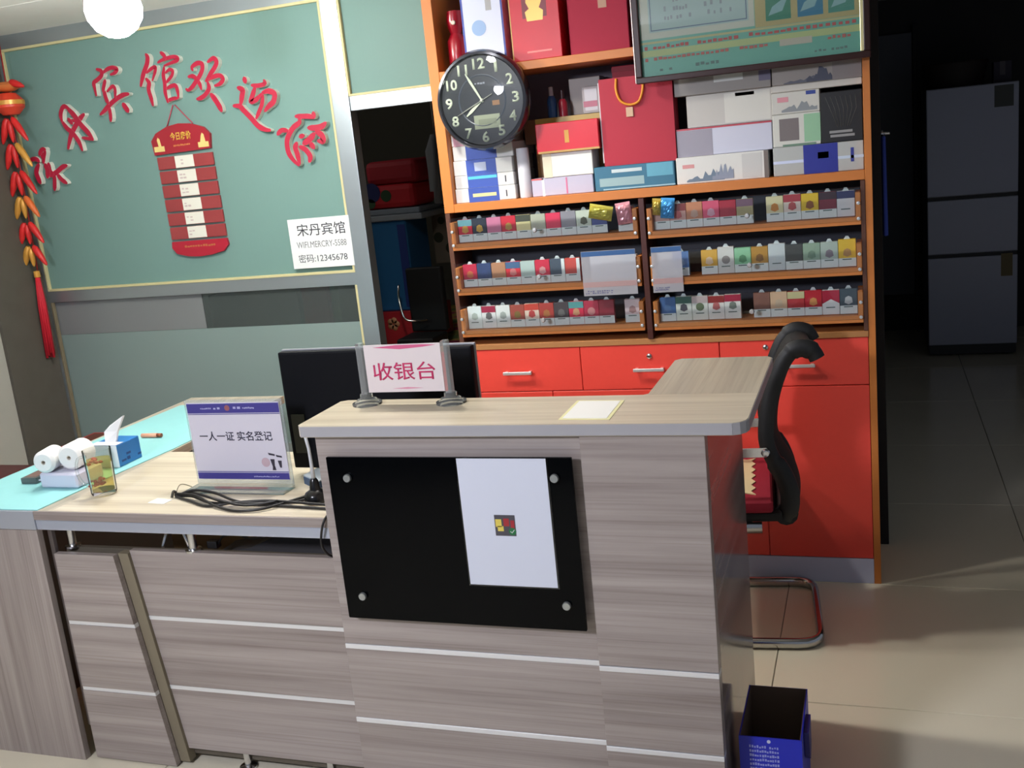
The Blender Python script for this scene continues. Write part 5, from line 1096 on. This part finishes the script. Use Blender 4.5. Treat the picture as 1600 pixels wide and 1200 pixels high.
for (fx, fz, r, cl) in ((-2.44, 1.42, .05, (30, 36, 96)), (-2.36, 1.40, .03, (40, 70, 40)), (-2.45, 1.365, .025, (50, 80, 50))): disc('printed_flower', r, fx, 4.9395, fz, mat(*cl, .7), t)
t = thing('spotted_cloth', 'grey and brown spotted cloth hanging behind the black chair in the store room', 'cloth', (-2.2, 5.3, 1.0))
box('cloth', -2.268, -2.12, 5.27, 5.30, 1.0, 1.30, mat(120, 110, 96, .8), t, .008)
for (fx, fz, r) in ((-2.235, 1.14, .028), (-2.21, 1.23, .02), (-2.17, 1.08, .03)): disc('printed_spot', r, fx, 5.2695, fz, mat(50, 56, 40, .8), t)
box('hanging_rod', -2.6, -1.6, 5.28, 5.292, 1.305, 1.317, chrome, t, .002); 
t = thing('store_chair', 'black chair with a curved chrome arm in the store room doorway', 'chair', (-2.15, 4.85, .626))
box('back_pad', -2.27, -2.07, 4.86, 4.90, .70, 1.03, mat(12, 12, 14, .6), t, .015, 3); box('seat_pad', -2.27, -2.07, 4.66, 4.86, .655, .70, mat(14, 14, 16, .6), t, .015, 3)
tube('chrome_arm', wavy([(-2.285, 4.80, .955), (-2.275, 4.76, .90), (-2.255, 4.74, .82), (-2.235, 4.74, .785), (-2.19, 4.76, .775), (-2.15, 4.80, .772)]), .006, chrome, t)
box('leg_bar', -2.25, -2.09, 4.70, 4.84, .6265, .6545, black, t, .003)
for (lab, x0_, z0_, z1_, cl) in (('grey coat hanging at the right side of the store room doorway', -2.125, 1.40, 1.68, (120, 122, 128)),):
    t = thing('grey_coat', lab, 'coat', (-2.09, 5.0, z0_))
    bm = add_tube(NB(), [(-2.085, 5.0, z0_), (-2.085, 5.0, z0_ + .1), (-2.09, 5.0, z0_ + .2), (-2.08, 5.0, z1_)], [.05, .048, .046, .02], 12); obj('coat_body', bm, mat(*cl, .9), t, True)
    tube('sleeve', [(-2.065, 4.95, z1_ - .03), (-2.07, 4.945, z1_ - .15), (-2.075, 4.94, z0_ - .06)], [.018, .021, .02], mat(110, 112, 120, .9), t)
    tube('hanger', [(-2.08, 5.0, z1_ - .002), (-2.08, 5.0, 2.27)], .003, chrome, t, 6)
t = thing('red_quilt_cover', 'red and green quilt cover behind the clear pane', 'quilt', (-2.72, 4.8, .63))
box('cover', -2.80, -2.64, 4.70, 4.95, .6265, 1.16, mat(150, 24, 40, .8), t, .02, 3); box('green_edge', -2.639, -2.59, 4.72, 4.94, .6265, 1.15, mat(80, 110, 60, .8), t, .01)
t = thing('grey_mattress', 'grey folded mattress leaning behind the clear glass pane', 'mattress', (-3.1, 4.85, .63))
bm = add_prism(NB(), [(-3.37, .6265), (-2.83, .6265), (-2.83, 1.12), (-2.98, 1.10), (-3.2, 1.0), (-3.37, .96)], 'y', 4.72, 4.98); obj('mattress_body', bm, mat(112, 116, 112, .9), t)
tube('piping', [(-2.835, 4.715, 1.125), (-2.98, 4.715, 1.105), (-3.2, 4.715, 1.005), (-3.365, 4.715, .965)], .006, mat(90, 94, 92, .9), t, 6)
t = thing('pinkish_reflection', 'pale pinkish cloth added behind the left pane to imitate a reflection', 'reflection', (-3.4, 4.2, .5))  # unseen cloth, put in to give the glass its pinkish reflection
bm = NB(); n = 40; front, back = [], []
for k in range(n):
    x = -3.55 + .32 * k / (n - 1); y = 4.20 + .018 * math.sin(k * .9); front.append((x, y)); back.append((x, y + .004))
A = [bm.verts.new((x, y, 2.0)) for x, y in front]; B = [bm.verts.new((x, y, .5)) for x, y in front]; A2 = [bm.verts.new((x, y, 2.0)) for x, y in back]; B2 = [bm.verts.new((x, y, .5)) for x, y in back]
for i in range(n - 1):
    bm.faces.new([A[i], A[i + 1], B[i + 1], B[i]]); bm.faces.new([A2[i], B2[i], B2[i + 1], A2[i + 1]]); bm.faces.new([A[i], A2[i], A2[i + 1], A[i + 1]]); bm.faces.new([B[i], B[i + 1], B2[i + 1], B2[i]])
obj('reflection_cloth', bm, mat(216, 196, 206, .9), t, True)
tube('cloth_rod', [(-3.64, 4.2, 2.02), (-3.1, 4.2, 2.02)], .01, chrome, t)

# ---- bench and stool left of the desk
be = thing('wooden_bench', 'dark red wooden bench along the left wall beyond the desk', 'bench', (-3.4, 3.0, 0))
box('seat_board', -3.640, -3.26, 2.2, 3.40, .42, .455, mat(88, 24, 28, .4), be, .004)
for yy in (2.25, 3.30):
    for xx in (-3.62, -3.32): box('leg', xx, xx + .05, yy, yy + .05, 0, .4195, mat(80, 22, 26, .4), be, .003)
st = thing('red_stool', 'red plastic stool standing near the partition beyond the desk', 'stool', (-3.28, 3.62, 0))
box('seat', -3.41, -3.15, 3.50, 3.74, .475, .50, mat(196, 24, 44, .4), st, .008, 3)
box('seat_top', -3.385, -3.175, 3.525, 3.715, .5005, .503, mat(112, 62, 48, .6), st, .001)
for (xx, yy) in ((-3.40, 3.51), (-3.19, 3.51), (-3.40, 3.70), (-3.19, 3.70)): box('leg', xx, xx + .03, yy, yy + .03, 0, .4745, mat(180, 22, 40, .4), st, .003)
